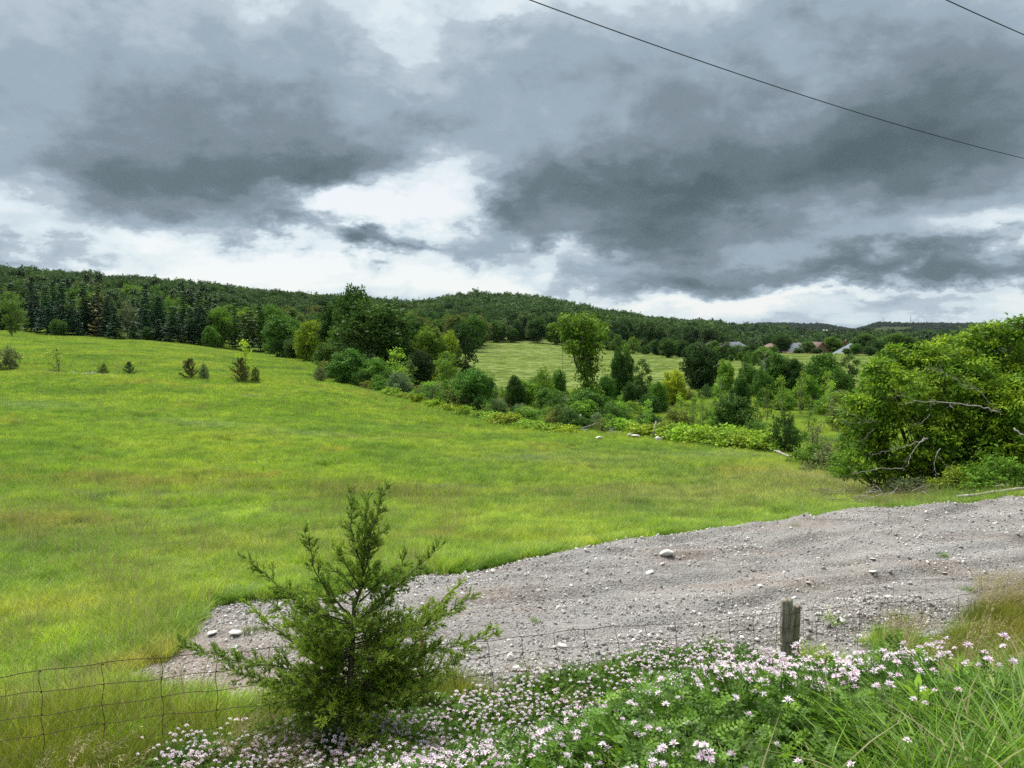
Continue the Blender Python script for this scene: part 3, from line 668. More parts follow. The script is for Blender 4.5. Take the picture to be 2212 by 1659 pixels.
def plant(kind, px, d, h, w, color, zone, desc, v=None, label=None, rng=RNG):
    """h, w in metres; stands on the ground in view column px at depth d"""
    x, y, z = at(px, d); P = PROTO[kind]; cr, tr, ph, pw = P[int(rng.integers(len(P))) if v is None else v % len(P)]
    k_ = {'hedge': 1.7, 'mid': 1.55, 'saplings': 1.4, 'row': 1.4, 'vines': 1.1, 'clump': 1.3, 'edge': 1.5}.get(zone, 1.3); color = tuple(c * k_ for c in color)
    r = obj(NAME[kind], None, loc=(x, y, z - .03), rot=(0, 0, rng.uniform(0, 6.28)), scale=(w / pw, w / pw, h / ph)); r.empty_display_size = .3
    if cr: obj('crown', cr, r, color=tuple(np.clip(np.array(color) * rng.uniform(.9, 1.1, 3), 0, 1)))
    obj('trunk', tr, r)
    r['category'] = CAT.get(kind, 'tree'); 
    if label: r['label'] = label
    PLANTS.append((px, kind, zone, desc, r, label is None)); return r
def plant_img(kind, px, top, wd, d, color, zone, desc, **k):
    """size read off the view: its top row and its width"""
    x, y, z = at(px, d); h = ray(px, top)[1] * d - z; return plant(kind, px, d, max(h, .4), wd / F * d, color, zone, desc, **k)

G = dict(dark=(.034, .078, .014), mid=(.062, .130, .019), fresh=(.105, .190, .022), yel=(.19, .27, .020), blue=(.026, .066, .030), olive=(.085, .115, .026), grey=(.085, .125, .055),
         lime=(.20, .32, .03), brown=(.085, .085, .03), deep=(.020, .052, .012))

# --- forest edge behind the left field
E = [('airy', 28, 631, 64, 206, 'mid', 'light green open tree'), ('spruce', 102, 617, 46, 230, 'blue', 'tall dark spruce'), ('spruce', 68, 650, 34, 236, 'blue', 'dark spruce'),
     ('spruce', 158, 648, 46, 232, 'blue', 'blue-green spruce'), ('broad', 126, 690, 34, 226, 'mid', 'low green tree'), ('pine', 190, 640, 40, 240, 'dark', 'dark pine'), ('pine', 214, 614, 46, 234, 'brown', 'tall brownish pine'),
     ('spruce', 250, 678, 46, 224, 'blue', 'low wide spruce'), ('airy', 278, 652, 44, 238, 'grey', 'thin grey-brown tree'), ('spruce', 316, 668, 38, 230, 'blue', 'dark spruce'), ('airy', 344, 617, 62, 240, 'mid', 'tall light green tree'),
     ('spruce', 374, 662, 54, 226, 'blue', 'broad blue-green spruce'), ('spruce', 412, 664, 46, 228, 'blue', 'dark spruce'), ('spruce', 446, 650, 40, 236, 'dark', 'dark spruce'), ('broad', 474, 664, 58, 236, 'fresh', 'bright green tree'),
     ('dense', 456, 705, 40, 226, 'mid', 'round green tree'), ('spruce', 508, 655, 40, 240, 'dark', 'dark spruce'), ('pine', 538, 662, 44, 230, 'dark', 'drooping dark pine'), ('pine', 562, 652, 40, 236, 'dark', 'drooping dark pine'),
     ('spruce', 14, 655, 40, 240, 'dark', 'dark spruce'), ('broad', 590, 660, 66, 236, 'mid', 'broad green tree'), ('spruce', 232, 640, 30, 243, 'blue', 'narrow dark spruce'), ('spruce', 130, 632, 34, 246, 'dark', 'narrow dark spruce'),
     ('dense', 320, 706, 30, 226, 'dark', 'low dark tree'), ('spruce', 288, 694, 30, 224, 'blue', 'small spruce'), ('broad', 414, 690, 30, 232, 'mid', 'low green tree'), ('spruce', 342, 690, 34, 226, 'blue', 'small spruce')]
for kind, px, top, wd, d, c, desc in E: plant_img(kind, px, top, wd, d * .985, G[c], 'edge', desc)
rng = np.random.default_rng(5)
for i in range(18): h = rng.uniform(11, 17); plant('spruce', rng.uniform(-30, 500), rng.uniform(228, 244), h, h * rng.uniform(.36, .46), G['blue'], 'edge', rng.choice(['dark spruce', 'narrow dark spruce', 'broad blue-green spruce']), rng=rng)
for i in range(118):
    px = rng.uniform(-60, 1040); d = rng.uniform(246, 330) + (max(0, px - 560) * .12)
    k = rng.choice(['spruce', 'broad', 'airy', 'pine', 'dense'], p=[.30, .32, .14, .14, .10] if px < 600 else [.06, .46, .2, .08, .2])
    h = rng.uniform(10, 17) if k in ('spruce', 'pine') else rng.uniform(9, 15); w = h * (.42 if k in ('spruce', 'pine') else .78)
    c = G[{'spruce': 'blue', 'pine': 'dark'}.get(k, rng.choice(['mid', 'fresh', 'dark', 'mid', 'olive']))]
    sz = 'tall' if h > 14 else 'short' if h < 12 else 'middling'
    plant(k, px, d, h, w, c, 'behind', sz + ' ' + {'spruce': 'dark spruce', 'pine': 'dark pine', 'airy': 'thin-crowned tree', 'dense': 'dense leafy tree'}.get(k, 'broadleaf tree'), rng=rng)
# --- clump of trees in the middle of the hedgerow
C_ = [('broad', 612, 682, 96, 196, 'mid', 'broad mid green tree'), ('dense', 668, 694, 74, 166, 'yel', 'round yellow-green tree'), ('broad', 758, 620, 84, 152, 'dark', 'tallest dark tree with a thin top'), ('broad', 742, 650, 104, 160, 'dark', 'dark tree'),
      ('broad', 812, 650, 172, 136, 'dark', 'large spreading dark tree'), ('broad', 745, 712, 96, 138, 'mid', 'rounded green tree'), ('broad', 870, 676, 96, 146, 'dark', 'dark tree with a rounded top'), ('broad', 925, 706, 84, 142, 'fresh', 'fresh yellow-green tree'), ('broad', 968, 716, 60, 146, 'yel', 'yellow-green tree'),
      ('slender', 1006, 698, 56, 126, 'deep', 'tall narrow dark tree'), ('sapling', 858, 750, 50, 118, 'lime', 'light green young tree'), ('sapling', 884, 776, 40, 116, 'fresh', 'pale young tree'), ('airy', 966, 760, 62, 112, 'fresh', 'loose light green tree'),
      ('dense', 705, 742, 66, 134, 'mid', 'rounded bushy tree'), ('dense', 742, 774, 60, 120, 'dark', 'low dark tree'), ('dense', 794, 766, 64, 122, 'deep', 'dark bushy tree'), ('dense', 905, 758, 66, 122, 'deep', 'very dark green tree'), ('broad', 640, 728, 60, 178, 'dark', 'dark tree at the back'),
      ('shrub', 715, 790, 50, 122, 'mid', 'leafy shrub'), ('shrub', 770, 786, 44, 112, 'mid', 'leafy shrub'), ('shrub', 812, 800, 34, 108, 'brown', 'reddish brown shrub'), ('sapling', 872, 792, 34, 108, 'yel', 'yellow-green sapling'), ('shrub', 690, 792, 30, 112, 'grey', 'small grey-green shrub')]
for kind, px, top, wd, d, c, desc in C_: plant_img(kind, px, top, wd, d, G[c], 'clump', desc)
# --- named trees further right along the hedgerow
plant_img('dense', 1343, 752, 58, 98, G['dark'], 'mid', 'ivy', label='dark vine-covered round tree just right of the tall vase-shaped elm')
plant_img('slender', 1388, 776, 42, 96, G['dark'], 'mid', 'x', label='narrow green tree beside the vine-covered round tree')
plant_img('dense', 1517, 747, 84, 118, G['deep'], 'mid', 'x', label='dark dome-shaped tree standing alone before the second field')
plant_img('shrub', 1176, 792, 54, 92, G['fresh'], 'mid', 'x', label='rounded bright shrub left of the tall vase-shaped elm')
plant_img('broad', 1458, 800, 56, 90, G['yel'], 'mid', 'x', label='yellow-green bushy tree left of the dark dome tree')
plant_img('dense', 1683, 764, 84, 108, G['mid'], 'mid', 'x', label='rounded green tree among the scrub below the houses')
plant_img('dense', 1778, 764, 88, 100, G['mid'], 'mid', 'x', label='broad green tree between the scrub and the flowering maple')
plant_img('slender', 1836, 764, 46, 112, G['dark'], 'mid', 'x', label='dark upright tree nearest the blue-roofed house')
plant_img('dense', 1920, 751, 74, 84, G['mid'], 'mid', 'x', label='green tree rising just behind the left edge of the maple')
plant_img('dead', 1522, 725, 34, 121, G['mid'], 'mid', 'x', label='bare dead branches sticking up behind the dark dome tree')
plant_img('dead', 1652, 742, 36, 104, G['mid'], 'mid', 'x', label='grey leafless tree at the edge of the right field')
plant_img('shrub', 1698, 884, 70, 52, G['dark'], 'mid', 'x', label='dark leafy shrub beside the fallen rails')
plant_img('feathery', 1769, 908, 64, 50, G['grey'], 'mid', 'x', label='olive feathery shrub between dark shrub and maple')
plant_img('deadbush', 1838, 878, 76, 44, G['grey'], 'mid', 'x', label='grey tangle of dead twigs at the left edge of the maple')
plant_img('feathery', 1302, 902, 50, 66, G['olive'], 'mid', 'x', label='brown-green grassy bush beside the stacked rails')
for px, top, wd, d, c, lab in [(1620, 786, 56, 104, 'mid', 'leafy green tree left of the grey leafless tree'), (1722, 776, 50, 106, 'dark', 'dark green tree between the two rounded scrub trees'), (1568, 778, 40, 110, 'fresh', 'lighter green tree immediately right of the dark dome tree'),
                           (1652, 800, 50, 92, 'mid', 'bushy tree in front of the grey leafless tree'), (1818, 796, 56, 92, 'mid', 'green tree at the scrub edge left of the maple'), (1745, 812, 56, 88, 'fresh', 'fresh green tree low in the scrub right of centre'), (1600, 818, 46, 86, 'dark', 'dark bush-like tree below the dark dome tree'),
                           (1115, 812, 46, 88, 'dark', 'dark bushy tree far left of the vase-shaped elm'), (1208, 800, 40, 94, 'mid', 'green tree just left of the vase-shaped elm'), (1310, 812, 44, 92, 'mid', 'green tree just right of the vase-shaped elm'), (1370, 822, 50, 86, 'dark', 'dark thick bush-like tree below the narrow green tree'),
                           (1425, 826, 44, 84, 'mid', 'mid green bush-like tree left of the yellow-green bushy tree'), (1052, 818, 44, 92, 'grey', 'grey-green tree by the tall narrow dark tree'), (1880, 790, 50, 74, 'fresh', 'fresh green tree against the maple left shoulder')]:
    plant_img('dense', px, top, wd, d, G[c], 'mid', 'x', label=lab)
for px, top, wd, d, c in [(1500, 850, 28, 68, 'fresh'), (1520, 856, 24, 66, 'fresh'), (1548, 862, 26, 66, 'mid'), (1472, 846, 26, 70, 'lime'), (1588, 850, 22, 68, 'fresh'), (1400, 862, 30, 70, 'lime'),
                          (1735, 801, 38, 84, 'fresh'), (1790, 800, 30, 84, 'yel'), (1797, 822, 34, 80, 'lime'), (1690, 810, 34, 82, 'fresh'), (1660, 830, 34, 76, 'mid'), (1755, 858, 34, 66, 'fresh'), (1560, 806, 40, 88, 'fresh'), (1610, 812, 30, 86, 'mid'), (1640, 858, 30, 70, 'mid')]:
    plant_img('sapling', px, top, wd, d, G[c], 'saplings', 'pale slim sapling' if c in ('lime', 'yel') else 'green slim sapling')
rng = np.random.default_rng(17)
hedge = [(700, 112), (760, 104), (850, 98), (940, 86), (1010, 78), (1080, 73), (1150, 70), (1220, 66), (1290, 64), (1400, 60), (1500, 56), (1600, 53), (1700, 49), (1780, 43), (1840, 39)]
hp = np.array(hedge, float)
kinds = ['shrub', 'thicket', 'feathery', 'dense', 'sapling']
cl = ['dark', 'mid', 'fresh', 'grey', 'olive', 'mid', 'dark']; dw = {'shrub': 'leafy shrub', 'thicket': 'wide low thicket', 'feathery': 'feathery shrub', 'dense': 'small bushy tree', 'sapling': 'slim sapling'}
cw = {'dark': 'dark green', 'mid': 'mid green', 'fresh': 'fresh green', 'grey': 'grey-green', 'olive': 'olive', 'yel': 'yellow-green', 'lime': 'lime green', 'brown': 'brownish'}
for i in range(160):
    px = rng.uniform(930, 1870) if 20 < i < 128 else rng.uniform(700, 960) if i < 128 else rng.uniform(930, 1330); d0 = np.interp(px, hp[:, 0], hp[:, 1])
    back = rng.uniform(0, 1) ** 1.1 * np.interp(px, [700, 950, 1100, 1500, 1850], [4, 12, 38, 50, 40]) * (.3 if i >= 128 else 1); d = d0 + 3 + back
    k = rng.choice(kinds, p=[.38, .26, .16, .12, .08]); c = rng.choice(cl); 
    if 1480 < px < 1850 and 8 < back < 36 and rng.random() < .8: continue
    h = {'shrub': 2.4, 'thicket': 1.7, 'feathery': 2.1, 'dense': 3.6, 'sapling': 3.4}[k] * rng.uniform(.75, 1.35); w = h * {'shrub': 1.1, 'thicket': 1.9, 'feathery': 1., 'dense': 1., 'sapling': .5}[k]
    if px > 1480: h *= .85; w *= .85
    elif px > 1020: h *= .80
    else: h *= 1.1; w *= 1.2
    plant(k, px, d, h, w, G[c], 'hedge', cw[c] + ' ' + dw[k], rng=rng)
for px in list(np.linspace(840, 1225, 13)) + list(np.linspace(1345, 1400, 2)) + list(np.linspace(1445, 1660, 18)):
    d = np.interp(px, hp[:, 0], hp[:, 1]) + (0 if px < 1300 else 3.2 + rng.uniform(-1, 2.5)); k = 1.0 if px < 1300 else 1.15
    plant('vine', px + rng.uniform(-5, 5), d, k * rng.uniform(.9, 1.5), k * rng.uniform(2.6, 4.), G['lime' if px > 1300 or rng.random() < .5 else 'yel'], 'vines', 'leafy yellow-green vine mound', rng=rng)
for kind, px, d, h, w, c, lab in [('thicket', 1812, 41, 1.9, 3.2, 'grey', 'low grey-green thicket at the left foot of the maple'), ('shrub', 1858, 38, 2.2, 2.8, 'mid', 'dense leafy shrub against the lower left of the maple'), ('thicket', 1765, 44, 1.5, 2.8, 'mid', 'low green thicket between the split rail and the maple'),
                                  ('thicket', 2170, 26.8, 1.5, 3.0, 'mid', 'leafy thicket under the maple by the gravel edge'), ('shrub', 2075, 27.6, 1.3, 2.0, 'fresh', 'fresh green shrub at the maple foot near the brushwood'), ('thicket', 1985, 28.6, .9, 2.4, 'grey', 'low grey-green weeds where field meets the maple shade')]:
    plant(kind, px, d, h, w, G[c], 'mid', 'x', label=lab)
# --- isolated plants along the old stone row in the left field
L_ = [('shrub', 18, 746, 52, 98, 'grey', 'round grey-green bush at the left end of the stone row'), ('sapling', 120, 750, 50, 98, 'yel', 'straggly pale bush standing beside the stone row'), ('shrub', 220, 784, 24, 98, 'olive', 'small olive bush right of the straggly pale bush'),
      ('deadbush', 254, 788, 14, 98, 'grey', 'tiny bare bush between olive bush and small spruce'), ('juniper', 277, 778, 26, 98, 'blue', 'small dark spruce-like juniper with a pointed top'), ('juniper', 408, 770, 40, 97, 'brown', 'pointed brownish juniper in the open field'),
      ('shrub', 438, 785, 24, 97, 'grey', 'small grey-green bush right beside the pointed juniper'), ('juniper', 516, 768, 54, 97, 'brown', 'widest brownish juniper under the lime green tree'), ('sapling', 529, 734, 42, 99, 'lime', 'lime green flat-topped young tree behind the wide juniper'),
      ('shrub', 550, 792, 22, 97, 'olive', 'small dark bush right of the wide juniper'), ('shrub', -8, 778, 20, 96, 'olive', 'low bush cut by the left edge of the picture'), ('shrub', 690, 792, 34, 106, 'grey', 'lone grey-green bush in front of the tree clump')]
for kind, px, top, wd, d, c, lab in L_: plant_img(kind, px, top, wd, d, G[c], 'row', 'x', label=lab)
# --- hedges beyond the second field and trees round the houses
rng = np.random.default_rng(23)
for i in range(46):
    t = i / 45; px = 1290 + 360 * t + rng.uniform(-8, 8); d = 372 - 165 * t ** .8 + rng.uniform(0, 40)
    k = rng.choice(['shrub', 'dense', 'broad']); h = rng.uniform(3, 8.5) * (1 - .3 * t); plant(k, px, d, h, h * rng.uniform(.9, 1.2), G[rng.choice(['dark', 'mid', 'dark', 'fresh'])], 'far hedge', 'dark hedge tree', rng=rng)
for i in range(34):
    px = rng.uniform(1020, 1310); d = rng.uniform(384, 420); h = rng.uniform(5, 13); k = rng.choice(['shrub', 'broad', 'dense', 'airy'])
    plant(k, px, d, h, h * rng.uniform(.8, 1.1), G[rng.choice(['dark', 'mid', 'fresh', 'grey'])], 'field end', 'green tree', rng=rng)
for px, top, wd, d in [(1690, 722, 44, 380), (1645, 748, 30, 372), (1800, 728, 44, 392), (1745, 738, 34, 385), (1870, 722, 60, 372), (1898, 734, 50, 360), (1930, 720, 60, 380), (1850, 742, 30, 350), (1965, 728, 60, 380), (1725, 752, 26, 372), (1540, 736, 30, 400),
                       (1570, 745, 26, 390), (1612, 748, 20, 392), (1670, 748, 26, 366), (1765, 752, 24, 372), (1830, 752, 20, 360), (2010, 740, 60, 390), (2080, 742, 60, 390), (1880, 748, 30, 345)]:
    plant_img('broad', px, top, wd, d, G[rng.choice(['dark', 'mid', 'mid'])], 'houses', 'leafy tree', rng=rng)

# labels that single out: by look, then by place counted from the left in its own row
ZONE = {'edge': 'at the forest edge behind the left field', 'behind': 'in the woods behind the forest edge', 'clump': 'in the tree clump at mid field', 'saplings': 'in the scrub below the dark dome tree',
        'hedge': 'in the overgrown hedgerow', 'vines': 'along the hedgerow foot', 'far hedge': 'in the slanting far hedge', 'field end': 'at the far end of the second field', 'houses': 'among the distant houses'}
ORD = ['first', 'second', 'third', 'fourth', 'fifth', 'sixth', 'seventh', 'eighth', 'ninth', 'tenth', 'eleventh', 'twelfth', 'thirteenth', 'fourteenth', 'fifteenth', 'sixteenth', 'seventeenth', 'eighteenth', 'nineteenth', 'twentieth']
def ordw(i):
    k = i + 1
    if k <= 20: return ORD[i]
    t = {2: ('twenty', 'twentieth'), 3: ('thirty', 'thirtieth'), 4: ('forty', 'fortieth'), 5: ('fifty', 'fiftieth'), 6: ('sixty', 'sixtieth')}[k // 10]
    return t[1] if k % 10 == 0 else t[0] + '-' + ORD[k % 10 - 1]
def label_plants():
    by = {}
    for px, kind, zone, desc, r, need in PLANTS:
        if need: by.setdefault((zone, desc), []).append((px, r))
        if zone in ZONE: r['group'] = {'edge': 'trees along the forest edge', 'behind': 'trees of the woods', 'clump': 'trees of the mid-field clump', 'saplings': 'saplings in the scrub', 'hedge': 'hedgerow shrubs', 'vines': 'vine mounds along the hedgerow',
                                       'far hedge': 'trees of the slanting hedge', 'field end': 'trees at the second field end', 'houses': 'trees round the houses'}[zone]
    for (zone, desc), L in by.items():
        L.sort(key=lambda t: t[0])
        for i, (px, r) in enumerate(L):
            r['label'] = f'{desc} {ZONE[zone]}' if len(L) == 1 else f'{ordw(i)} {desc} from the left {ZONE[zone]}'
label_plants()

# ------------------------------------------------------------------ forest masses
def forest():
    rng = np.random.default_rng(3)
    def crown_lo(seed, h, w, n_, leaf, cone=False):
        r = np.random.default_rng(seed); mb = MB()
        if cone:
            f = r.uniform(0, 1, n_) ** 1.3; an = r.uniform(0, 6.28, n_); rad = w * .5 * (1 - f) * r.uniform(.6, 1.1, n_) + .1
            P = np.stack([np.cos(an) * rad, np.sin(an) * rad, h * (.05 + .93 * f)], 1); D = np.stack([np.cos(an), np.sin(an), np.full(n_, -.3)], 1) + r.normal(0, .3, (n_, 3)); Nn = np.stack([np.cos(an) * .4, np.sin(an) * .4, np.ones(n_)], 1)
            V, Fq, a = leaves(P, D, Nn, leaf * r.uniform(.7, 1.3, n_), leaf * .5, r.uniform(0, 1, n_)); mb.add(V, Fq, a)
        else:
            lob = [(r.normal(0, .15 * w), r.normal(0, .15 * w), h * r.uniform(.35, .66), w * .36, w * .36, h * .26) for _ in range(7)]
            C = lobe_points(lob, 1., r, .7); C = np.concatenate([C] * 8)[:max(26, n_ // 14)] + r.normal(0, .5, (min(len(C) * 8, max(26, n_ // 14)), 3)); cluster_leaves(mb, C, w * .11, 14, leaf, leaf * .7, r, up=.8)
        return mb
    B = [crown_lo(s, 13, 9, 560, 1.1).mesh('forest_crown', M['forest_hill']) for s in (1, 2, 3, 4, 5)]
    K = [crown_lo(s, 14, 5.5, 420, 1.2, True).mesh('forest_conifer', M['forest_conifer']) for s in (6, 7)]
    Fm = [crown_lo(s, 14, 13, 260, 2.4).mesh('forest_crown_far', M['forest_far']) for s in (8, 9, 10)]
    def fill(name, protos, pxa, pxb, d0, d1, sp, label, cond=None, lo=.7, hi=1.25):
        ua, ub = (pxa - CX) / F, (pxb - CX) / F; area = (ub - ua) * (d1 ** 2 - d0 ** 2) / 2; n_ = int(area / sp ** 2)
        x, y = sample_wedge(ua, ub, d0, d1, n_, rng)
        if cond is not None: k = cond(x, y); x, y = x[k], y[k]
        s = rng.uniform(lo, hi, len(x)); rot = np.stack([rng.normal(0, .04, len(x)), rng.normal(0, .04, len(x)), rng.uniform(0, 6.28, len(x))], 1)
        scatter(name, protos, np.stack([x, y, ground(x, y) - .5], 1), rot, np.stack([s, s, s * rng.uniform(.85, 1.1, len(x))], 1), label)
    edge = lambda x, y: np.interp(x / y * F + CX, [0, 640, 700, 1000, 1035, 1040, 1300, 1305, 1480], [285, 285, 300, 360, 380, 398, 400, 395, 420])
    # keep only what can rise into view: skip the steep back sides
    NB = []
    for p in PROTO['broad'] + PROTO['airy'][:1]:
        me = p[0].copy(); me.materials.clear(); me.materials.append(M['forest_hill']); NB.append(me)
    fill('forest', NB, -160, 1560, 270, 520, 8.5, 'dark leafy woods just behind the forest edge', lambda x, y: y > edge(x, y) + 3, .8, 1.25)
    fill('forest', B, -160, 1560, 510, 1020, 6.8, 'dark green mixed forest covering the long hill', lambda x, y: y > edge(x, y))
    fill('forest', B, 700, 1700, 1020, 1480, 8.5, 'dark forest on the rear shoulder of the hill')
    fill('forest', K, -160, 520, 270, 400, 13., 'dark conifers mixed in behind the forest edge', lambda x, y: y > edge(x, y) + 5, .8, 1.2)
    fill('forest', B + Fm[:1], 1460, 2500, 455, 1100, 12, 'tree-filled valley floor beyond the houses', lo=.6, hi=1.)
    fill('forest', Fm, 1500, 2600, 1100, 2900, 27, 'dark woods across the distant valley', lo=.8, hi=1.4)
    def notfield(x, y):
        px = x / y * F + CX; return ~((np.abs(px - 1925 - (y - 3250) * .05) < 42) & (y > 3080) & (y < 3420))
    fill('forest', Fm, 1560, 2600, 2900, 3900, 17, 'blue-green wooded ridge on the right horizon', notfield, lo=.7, hi=1.2)
    fill('forest', K, 1560, 2600, 3400, 3700, 40, 'conifers topping the distant ridge', notfield, lo=.9, hi=1.5)
forest()

# ------------------------------------------------------------------ the two big single trees
def P3(px, py, d):
    u, v = ray(px, py); return np.array([u * d, d, v * d])
def elm():
    rng = np.random.default_rng(301); d = 82.; x, y, z = at(1270, d); o = np.array([x, y, z])
    def q(px, py, dd=0.): return P3(px, py, d + dd) - o
    m_ = d / F
    lob = []
    for px, py, r, dd in [(1245, 700, 24, 0), (1275, 702, 24, 1), (1292, 722, 20, -1), (1232, 722, 22, .5), (1262, 728, 28, 0), (1285, 745, 20, 1.5), (1240, 750, 20, -1), (1262, 762, 22, 0), (1280, 775, 14, .5), (1250, 780, 12, 0), (1222, 690, 9, 0), (1300, 700, 10, 0), (1262, 690, 16, -1.5), (1270, 800, 9, 0), (1274, 830, 13, .5), (1262, 850, 14, 0), (1282, 870, 16, 0), (1266, 815, 17, -.5), (1258, 796, 14, -1), (1274, 798, 13, .5), (1262, 838, 19, -1), (1284, 850, 15, .5), (1258, 875, 18, -.5), (1276, 892, 20, 0)]:
        c = q(px, py, dd); lob.append((*c, r * m_, r * m_, r * m_ * .85))
    C = lobe_points(lob, 11., rng, .5); mb = MB(); cluster_leaves(mb, C, .5 * rng.uniform(.6, 1.3, len(C)), 34, .34, .21, rng, up=.7, droop=.2)
    tips = np.array([q(px, py, rng.uniform(-2, 2)) for px, py in [(1218, 686), (1232, 682), (1250, 680), (1284, 684), (1302, 698), (1305, 730), (1225, 745), (1226, 760), (1305, 800), (1215, 800)]]); cluster_leaves(mb, tips, .5, 26, .26, .15, rng, droop=.2)
    tb = MB(); base = q(1272, 905); fork = q(1264, 790)
    tb.tube([o * 0 + [0, 0, -.3], q(1276, 870), q(1268, 830), fork], [.32, .27, .22, .2], 7)
    for l in lob[:14]: tb.tube(curve_pts(fork if rng.random() < .6 else q(1266, 815), l[:3], 6, rng, .05, -.06), np.linspace(.14, .03, 6), 5, cap=False)
    for t in tips: tb.tube(curve_pts(lob[rng.integers(0, 8)][:3], t, 4, rng, .06), np.linspace(.04, .015, 4), 3, cap=False)
    r = obj('elm_tree', None, loc=tuple(o), label='tall vase-shaped bright green elm rising above the hedgerow scrub', category='tree')
    obj('crown', mb.mesh('crown', M['leaf']), r, color=(.15, .26, .026)); obj('trunk', tb.mesh('trunk', M['bark'], True), r)
elm()
def maple():
    rng = np.random.default_rng(302); d = 32.; x, y, z = at(2140, d + .5); o = np.array([x, y + 0., z])
    def q(px, py, dd=0.): return P3(px, py, d + dd) - o
    m_ = d / F; mb = MB(); lob = []
    L = [(2150, 800, 105, 2), (2040, 822, 88, 0), (1935, 850, 62, -1), (1878, 900, 58, -1), (1866, 965, 46, -1), (2095, 905, 110, 0), (1960, 945, 85, -1), (2200, 905, 110, -1), (2185, 742, 60, 1), (2205, 1010, 85, -2), (2290, 830, 120, 1), (2300, 960, 120, 0),
         (1905, 800, 30, -1), (2060, 755, 40, 1), (2130, 725, 38, 1), (2010, 770, 36, 0), (1850, 868, 26, -1), (1850, 1000, 34, -2), (2100, 990, 70, -2), (2000, 1000, 60, 0), (2230, 1050, 60, -3), (2120, 1045, 45, -3), (2215, 700, 26, 0), (2370, 900, 120, 0), (2330, 1040, 80, 0), (1900, 1015, 34, -1.5), (1960, 1010, 34, .5), (2160, 1050, 46, -3), (2060, 1010, 50, 0), (1930, 770, 30, 1)]
    for px, py, r, dd in L:
        c = q(px, py, dd); lob.append((*c, r * m_, r * m_ * 1.1, r * m_ * .86))
    C = lobe_points(lob, 30., rng, .72)
    gnd = ground(C[:, 0] + o[0], C[:, 1] + o[1]) - o[2]; C = C[C[:, 2] > gnd + .25]
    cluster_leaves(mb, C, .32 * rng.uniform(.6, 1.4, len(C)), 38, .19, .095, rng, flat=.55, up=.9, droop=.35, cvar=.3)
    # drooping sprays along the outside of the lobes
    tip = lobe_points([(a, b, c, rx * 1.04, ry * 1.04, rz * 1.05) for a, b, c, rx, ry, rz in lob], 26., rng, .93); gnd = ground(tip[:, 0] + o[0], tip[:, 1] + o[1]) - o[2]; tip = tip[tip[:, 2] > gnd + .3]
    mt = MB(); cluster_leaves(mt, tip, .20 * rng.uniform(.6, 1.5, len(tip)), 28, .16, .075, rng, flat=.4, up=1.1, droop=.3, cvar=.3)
    tb = MB(); DB = []; heads = [l for l in lob]
    roots = [np.array([0, 0, -.3]), np.array([-1., .3, -.3]), np.array([.8, .4, -.3])]
    for i, l in enumerate(heads):
        a = roots[i % 3]; k = curve_pts(a, l[:3], 9, rng, .06, -.08); tb.tube(k, np.linspace(.13, .03, 9), 6, cap=False)
        for _ in range(10):
            e = C[np.argsort(np.linalg.norm(C - np.array(l[:3]), axis=1))[rng.integers(0, 60)]]; tb.tube(curve_pts(k[rng.integers(4, 9)], e, 5, rng, .08), np.linspace(.03, .008, 5), 4, cap=False)
    def twig(pts, r0, dd, n_=5):
        db = MB(); DB.append(db)
        p = np.array([q(a, b, dd + rng.normal(0, .15)) for a, b in pts]); t = np.linspace(0, 1, len(p)); tt = np.linspace(0, 1, len(p) * 4)
        p = np.stack([np.interp(tt, t, p[:, i]) for i in range(3)], 1) + rng.normal(0, .02, (len(tt), 3)); r0 = r0 * .72; db.tube(p, np.linspace(r0, r0 * .25, len(p)), 4)
        for _ in range(n_):
            c = p[rng.integers(len(p) // 3, len(p))]; dr = p[-1] - p[0]; dr = dr / np.linalg.norm(dr); e = c + dr * rng.uniform(.2, .6) + rng.normal(0, .22, 3); db.tube(curve_pts(c, e, 4, rng, .1), np.linspace(r0 * .35, r0 * .12, 4), 3, cap=False)
    f = -4.3
    twig([(2158, 892), (2120, 880), (2075, 872), (2020, 868), (1972, 866), (1955, 872)], .045, f + .3, 9)
    twig([(2160, 890), (2135, 868), (2115, 845), (2100, 838)], .03, f + .3, 5)
    twig([(2090, 838), (2060, 815), (2030, 802), (1996, 796)], .022, f + 1, 6)
    twig([(2005, 945), (1985, 957), (1967, 980), (1962, 1003), (1950, 1017)], .035, f, 3)
    twig([(2030, 968), (2020, 990), (2018, 1010), (2024, 1030)], .03, f - .2, 2); twig([(2005, 950), (1960, 962), (1910, 975), (1880, 985)], .02, f, 6)
    twig([(2024, 985), (2045, 1005), (2058, 1022)], .018, f, 3); twig([(1892, 912), (1860, 905), (1830, 890), (1806, 880)], .022, -2, 12); twig([(1880, 912), (1840, 915), (1815, 905)], .016, -2, 8)
    twig([(1890, 925), (1870, 945), (1850, 960)], .014, -2.4, 5); twig([(2190, 925), (2212, 942), (2240, 958)], .06, f + .5, 3); twig([(2020, 790), (2008, 770), (2000, 750)], .012, 0, 5); twig([(2010, 895), (1990, 915), (1975, 918)], .014, f, 4)
    twig([(1955, 1013), (1900, 1012), (1862, 1020), (1843, 1024)], .028, -3.2, 6)
    r = obj('maple_tree', None, loc=tuple(o), label='huge spreading yellow-green maple with dead white branches at the right edge', category='tree')
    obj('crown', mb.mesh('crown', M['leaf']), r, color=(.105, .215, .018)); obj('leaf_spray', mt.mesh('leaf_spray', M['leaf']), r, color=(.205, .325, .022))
    obj('trunk', tb.mesh('trunk', M['bark'], True), r); [obj('dead_branch', db.mesh('dead_branch', M['bark_dead'], True), r) for db in DB]
maple()

